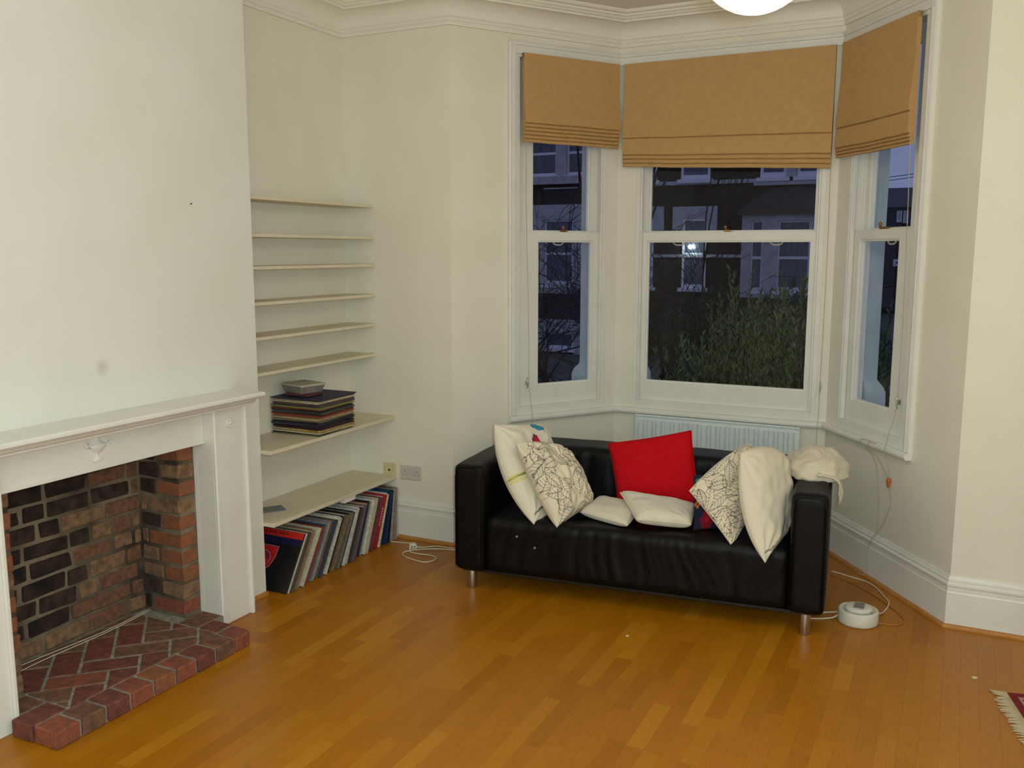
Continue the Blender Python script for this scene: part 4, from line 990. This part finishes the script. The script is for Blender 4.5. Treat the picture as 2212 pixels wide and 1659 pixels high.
lx, lz = xz(1491, 533, FYH - .16)
wl = thing('porch_lamp', 'bright white lamp glowing against the house window opposite', 'lamp', (lx, FYH - .16, lz))
MB().lathe([(.002, -.06), (.045, -.045), (.062, 0), (.045, .045), (.002, .06)], (0, 0, 0), 16).build('bulb', mat('street_lamp_glow', (255, 255, 255), .4, emit=(225, 255, 255), estr=30), wl)
MB().tube([(0, 0, .055), (0, 0, .16), (0, .1, .19), (0, .118, .19)], .012, 6).build('bracket', M_black, wl)
# house facing the left window
g = House(-11.6, -5.47, 'brick terraced house across the street seen through the left window, stone bay and basement')
g.b('wall', -11.6, -5.47, FYH, FYH + .4, GZ - .0, 6.6, M_hb)
GX = lambda p, y=FYH: xz(p, 500, y)[0]
gy = 19.4
_, z1 = xz(1200, 381, gy); _, z0 = xz(1200, 398, gy); _, zt = xz(1200, 442, gy); _, zwh = xz(1200, 474, gy); _, zsl = xz(1200, 614, gy); _, zrl = xz(1200, 548, gy); _, zbt = xz(1200, 634, gy)
X = lambda p: GX(p, gy)
g.b('upper_sill', X(1110), X(1275), gy - .1, FYH, z0, z1, M_hs)
g.win(X(1140), X(1201), z1 + .02, z1 + 1.6, gy + .05, xz(1200, 331, gy)[1], .05); g.win(X(1223), X(1275), z1 + .02, z1 + 1.6, gy + .05, xz(1200, 331, gy)[1], .05)
g.b('upper_pier', X(1201), X(1223), gy - .03, FYH, z1 + .005, z1 + 1.6, M_hs); g.b('upper_pier', X(1110), X(1140), gy - .03, FYH, z1 + .005, z1 + 1.6, M_hs)
g.b('bay_brick', X(1110), X(1285), gy + .1, FYH, zt, z0, M_hb); g.b('string_course', X(1172), X(1245), gy + .04, gy + .1, z0 - .13, z0 - .09, M_hs)
m = MB()
for a_, b_ in ((1110, 1175), (1238, 1290)): m.box(X(a_) - g.o, X(b_) - g.o, gy - FYH, 0, zbt - GZ, zt - GZ)
m.box(X(1175) - g.o, X(1238) - g.o, gy - FYH, 0, zwh - GZ, zt - GZ).box(X(1175) - g.o, X(1238) - g.o, gy - FYH, 0, zbt - GZ, zsl - GZ)
m.build('bay', M_hs, g.t)
g.win(X(1175), X(1238), zsl, zwh, gy + .06, zrl, .06)
_, zc = xz(1200, 690, gy); _, zd = xz(1200, 718, gy)
g.b('bay_brick', X(1110), X(1290), gy + .05, FYH, zc, zbt - .001, M_hb)
m = MB().box(X(1110) - g.o, X(1290) - g.o, gy - .05 - FYH, 0, zd - GZ, zc - GZ - .001); m.build('stone_lintel', M_hs, g.t)
g.win(X(1175), X(1238), GZ + .15, zd - .01, gy + .1, None, .05); g.b('area_wall', X(1110), X(1175) - .01, gy + .05, FYH, GZ, zd - .002, M_hs); g.b('area_wall', X(1238) + .01, X(1290), gy + .05, FYH, GZ, zd - .002, M_hs)
v = [(-11.7 - g.o, -.4, 6.6 - GZ), (-5.47 - g.o, -.4, 6.6 - GZ), (-5.47 - g.o, 4, 9.2 - GZ), (-11.7 - g.o, 4, 9.2 - GZ), (-11.7 - g.o, 4, 6.6 - GZ), (-5.47 - g.o, 4, 6.6 - GZ)]
MB().add(v, [(0, 1, 2, 3), (0, 3, 4), (1, 5, 2), (0, 4, 5, 1), (2, 5, 4, 3)]).build('roof', M_slate, g.t)
# far house seen at the right window
FYH2 = 42.
fh = thing('terraced_house', 'distant dark house seen through the right bay window', 'house', (-1.5, FYH2, GZ), 0)
def fx(px, py): return xz(px, py, FYH2)
zt = fx(1935, 394)[1]; ze = fx(1935, 448)[1]
box(-.2, 8, 0, 5, 0, ze - GZ).build('wall', M_hb, fh)
v = [(-.5, -.3, ze - GZ), (8.2, -.3, ze - GZ), (8.2, 4, zt - GZ), (-.5, 4, zt - GZ), (-.5, 5, ze - GZ), (8.2, 5, ze - GZ)]
MB().add(v, [(0, 1, 2, 3), (0, 3, 4), (1, 5, 2), (2, 5, 4, 3), (0, 4, 5, 1)]).build('roof', M_slate, fh)
for px0, px1, py0, py1 in ((1938, 1948, 455, 480), (1952, 1962, 455, 482), (1930, 1946, 560, 575), (1944, 1956, 575, 640), (1906, 1914, 455, 480)):
    xa, za = fx(px0, py0); xb, zb = fx(px1, py1)
    f = box(xa + 1.5, xb + 1.5, -.08, 0, zb - GZ, za - GZ).build('window', M_hw, fh); box(xa + 1.62, xb + 1.38, -.1, -.085, zb - GZ + .12, za - GZ - .12).build('pane', M_hp, f)
for k, (py, n_) in enumerate(((382, 'upper'), (389, 'lower'))):
    p = [xz(1895, py + 2, 30), xz(1935, py - 1, 30), xz(1975, py - 6, 30)]
    cord('telephone_line', [(q[0] + (i - 1) * 0, 30, q[1]) for i, q in enumerate(p)] if 0 else [(p[0][0] - 6, 30, p[0][1] - .3), (p[1][0], 30, p[1][1]), (p[2][0] + 8, 30, p[2][1] + 1.2)], '%s telephone line crossing the sky above the distant house' % n_, 'line', .012, M_black)

# ---- planting
M_leaf = [mat('shrub_leaf_%d' % i, c, .6) for i, c in enumerate(((108, 118, 64), (82, 104, 58), (124, 120, 78), (48, 66, 44)))]
M_bark = mat('bark', (58, 46, 42), .95, (40, 32, 30), 20)
def shrub(x, y, zt, rad, ns, label, seed, ll=.060, dens=1.0, tone=(0, 1, 2), name='leafy_shrub'):
    r = random.Random(seed); t = thing(name, label, 'shrub', (x, y, GZ), 0, 'shrubs in the front garden')
    st = MB(); lf = MB()
    for k in range(ns):
        a = r.uniform(0, 6.283); q = math.sqrt(r.random()) * rad; bx, by = q * .45 * math.cos(a), q * .45 * math.sin(a); tx, ty = q * math.cos(a), q * math.sin(a) * .6
        ht = (zt - GZ) * r.uniform(.72, 1.0) * (1 - .22 * (q / rad) ** 2)
        P = [Vector((bx, by, 0)), Vector((bx * .6 + tx * .4, by * .6 + ty * .4, ht * .45)), Vector((tx * .85 + bx * .15, ty * .85 + by * .15, ht * .8)), Vector((tx + r.uniform(-.04, .04), ty, ht))]
        st.tube(P, [.008, .006, .004, .0015], 4)
        nl_ = int(80 * dens)
        for m_ in range(nl_):
            u = .25 + .75 * (m_ + r.random()) / nl_; s_ = u * 3; i0 = min(2, int(s_)); p = P[i0].lerp(P[i0 + 1], s_ - i0)
            az = r.uniform(0, 6.283); el = r.uniform(.7, 1.35); d = Vector((math.cos(az) * math.cos(el), math.sin(az) * math.cos(el), math.sin(el)))
            sd = d.cross(Vector((math.sin(az + .7), math.cos(az), .3))).normalized(); l = ll * r.uniform(.7, 1.25); w_ = l * .15
            nrm = d.cross(sd) * (l * .06)
            lf.add([p, p + d * l * .45 + sd * w_ + nrm, p + d * l, p + d * l * .45 - sd * w_ + nrm], [(0, 1, 2), (0, 2, 3)], r.choice(tone))
    st.build('stems', M_bark, t); tag(lf.build('leaves', M_leaf, t), kind='stuff')
shrub(1.72, 3.05, 1.62, .42, 120, 'tall willow leaved shrub right outside the bay centre window', 1)
shrub(2.18, 2.75, 1.50, .44, 130, 'dense willow leaved shrub outside the right part of the centre window', 2)
shrub(2.05, 3.75, 1.66, .50, 110, 'willow leaved shrub standing behind the two nearest shrubs', 7)
shrub(1.28, 2.80, 1.12, .34, 60, 'lower leafy shrub outside the left part of the centre window', 3, tone=(0, 1, 3))
shrub(2.80, 2.60, 1.42, .40, 110, 'leafy shrub outside the right bay window', 4, tone=(1, 3, 1))
shrub(.95, 5.2, 1.42, .62, 130, 'dark evergreen shrub further down the garden', 5, .09, 1.0, (3, 3, 3), 'evergreen_shrub')
shrub(1.75, 5.6, 1.42, .66, 130, 'dark evergreen shrub behind the willow leaved shrubs', 6, .09, 1.0, (3, 3, 3), 'evergreen_shrub')
def tree(x, y, ht, label, seed, r0=.035, spread=.5, depth=5, lean=(0, 0)):
    r = random.Random(seed); t = thing('bare_tree', label, 'tree', (x, y, GZ), 0, 'bare trees outside'); tr = MB(); bn = MB()
    def grow(p, d, l, rad, dep, mb):
        q = p + d * l * .5 + Vector((r.uniform(-1, 1), r.uniform(-1, 1), r.uniform(-.3, .5))) * l * .07; e = q + d * l * .5
        mb.tube([p, q, e], [rad, rad * .85, rad * .68], 5 if dep > 2 else 4)
        if dep == 0: return
        for k in range(r.choice((2, 3, 3)) if dep < depth else 4):
            ax = Vector((r.uniform(-1, 1), r.uniform(-1, 1), r.uniform(-.5, .5))).normalized(); nd = (d + ax * spread * r.uniform(.7, 1.5)).normalized(); nd.z += .08; nd.normalize()
            grow(q.lerp(e, r.uniform(.3, 1)) if k else e, nd, l * r.uniform(.58, .8), max(rad * .68, .0028), dep - 1, bn)
    grow(Vector((0, 0, 0)), Vector((lean[0], lean[1], 1)).normalized(), ht, r0, depth, tr)
    tr.build('trunk', M_bark, t); tag(bn.build('branches', M_bark, t), kind='stuff')
tree(-.06, 3.4, 1.40, 'tangled bare shrub tree outside the left window', 21, .022, .95, 6)
tree(-.36, 3.7, 1.40, 'low bare shrub tree left of the evergreen shrubs', 22, .022, 1.0, 6)
tree(.10, 3.6, 1.15, 'low tangled bare shrub beside the left pier', 26, .020, 1.0, 6)
tree(-.30, 4.9, 2.3, 'slender bare tree standing behind the tangled shrub', 23, .030, .30, 4, (.02, 0))
tree(-1.02, 12.0, 2.6, 'thin bare street tree in front of the house with the lamp', 24, .026, .22, 3)
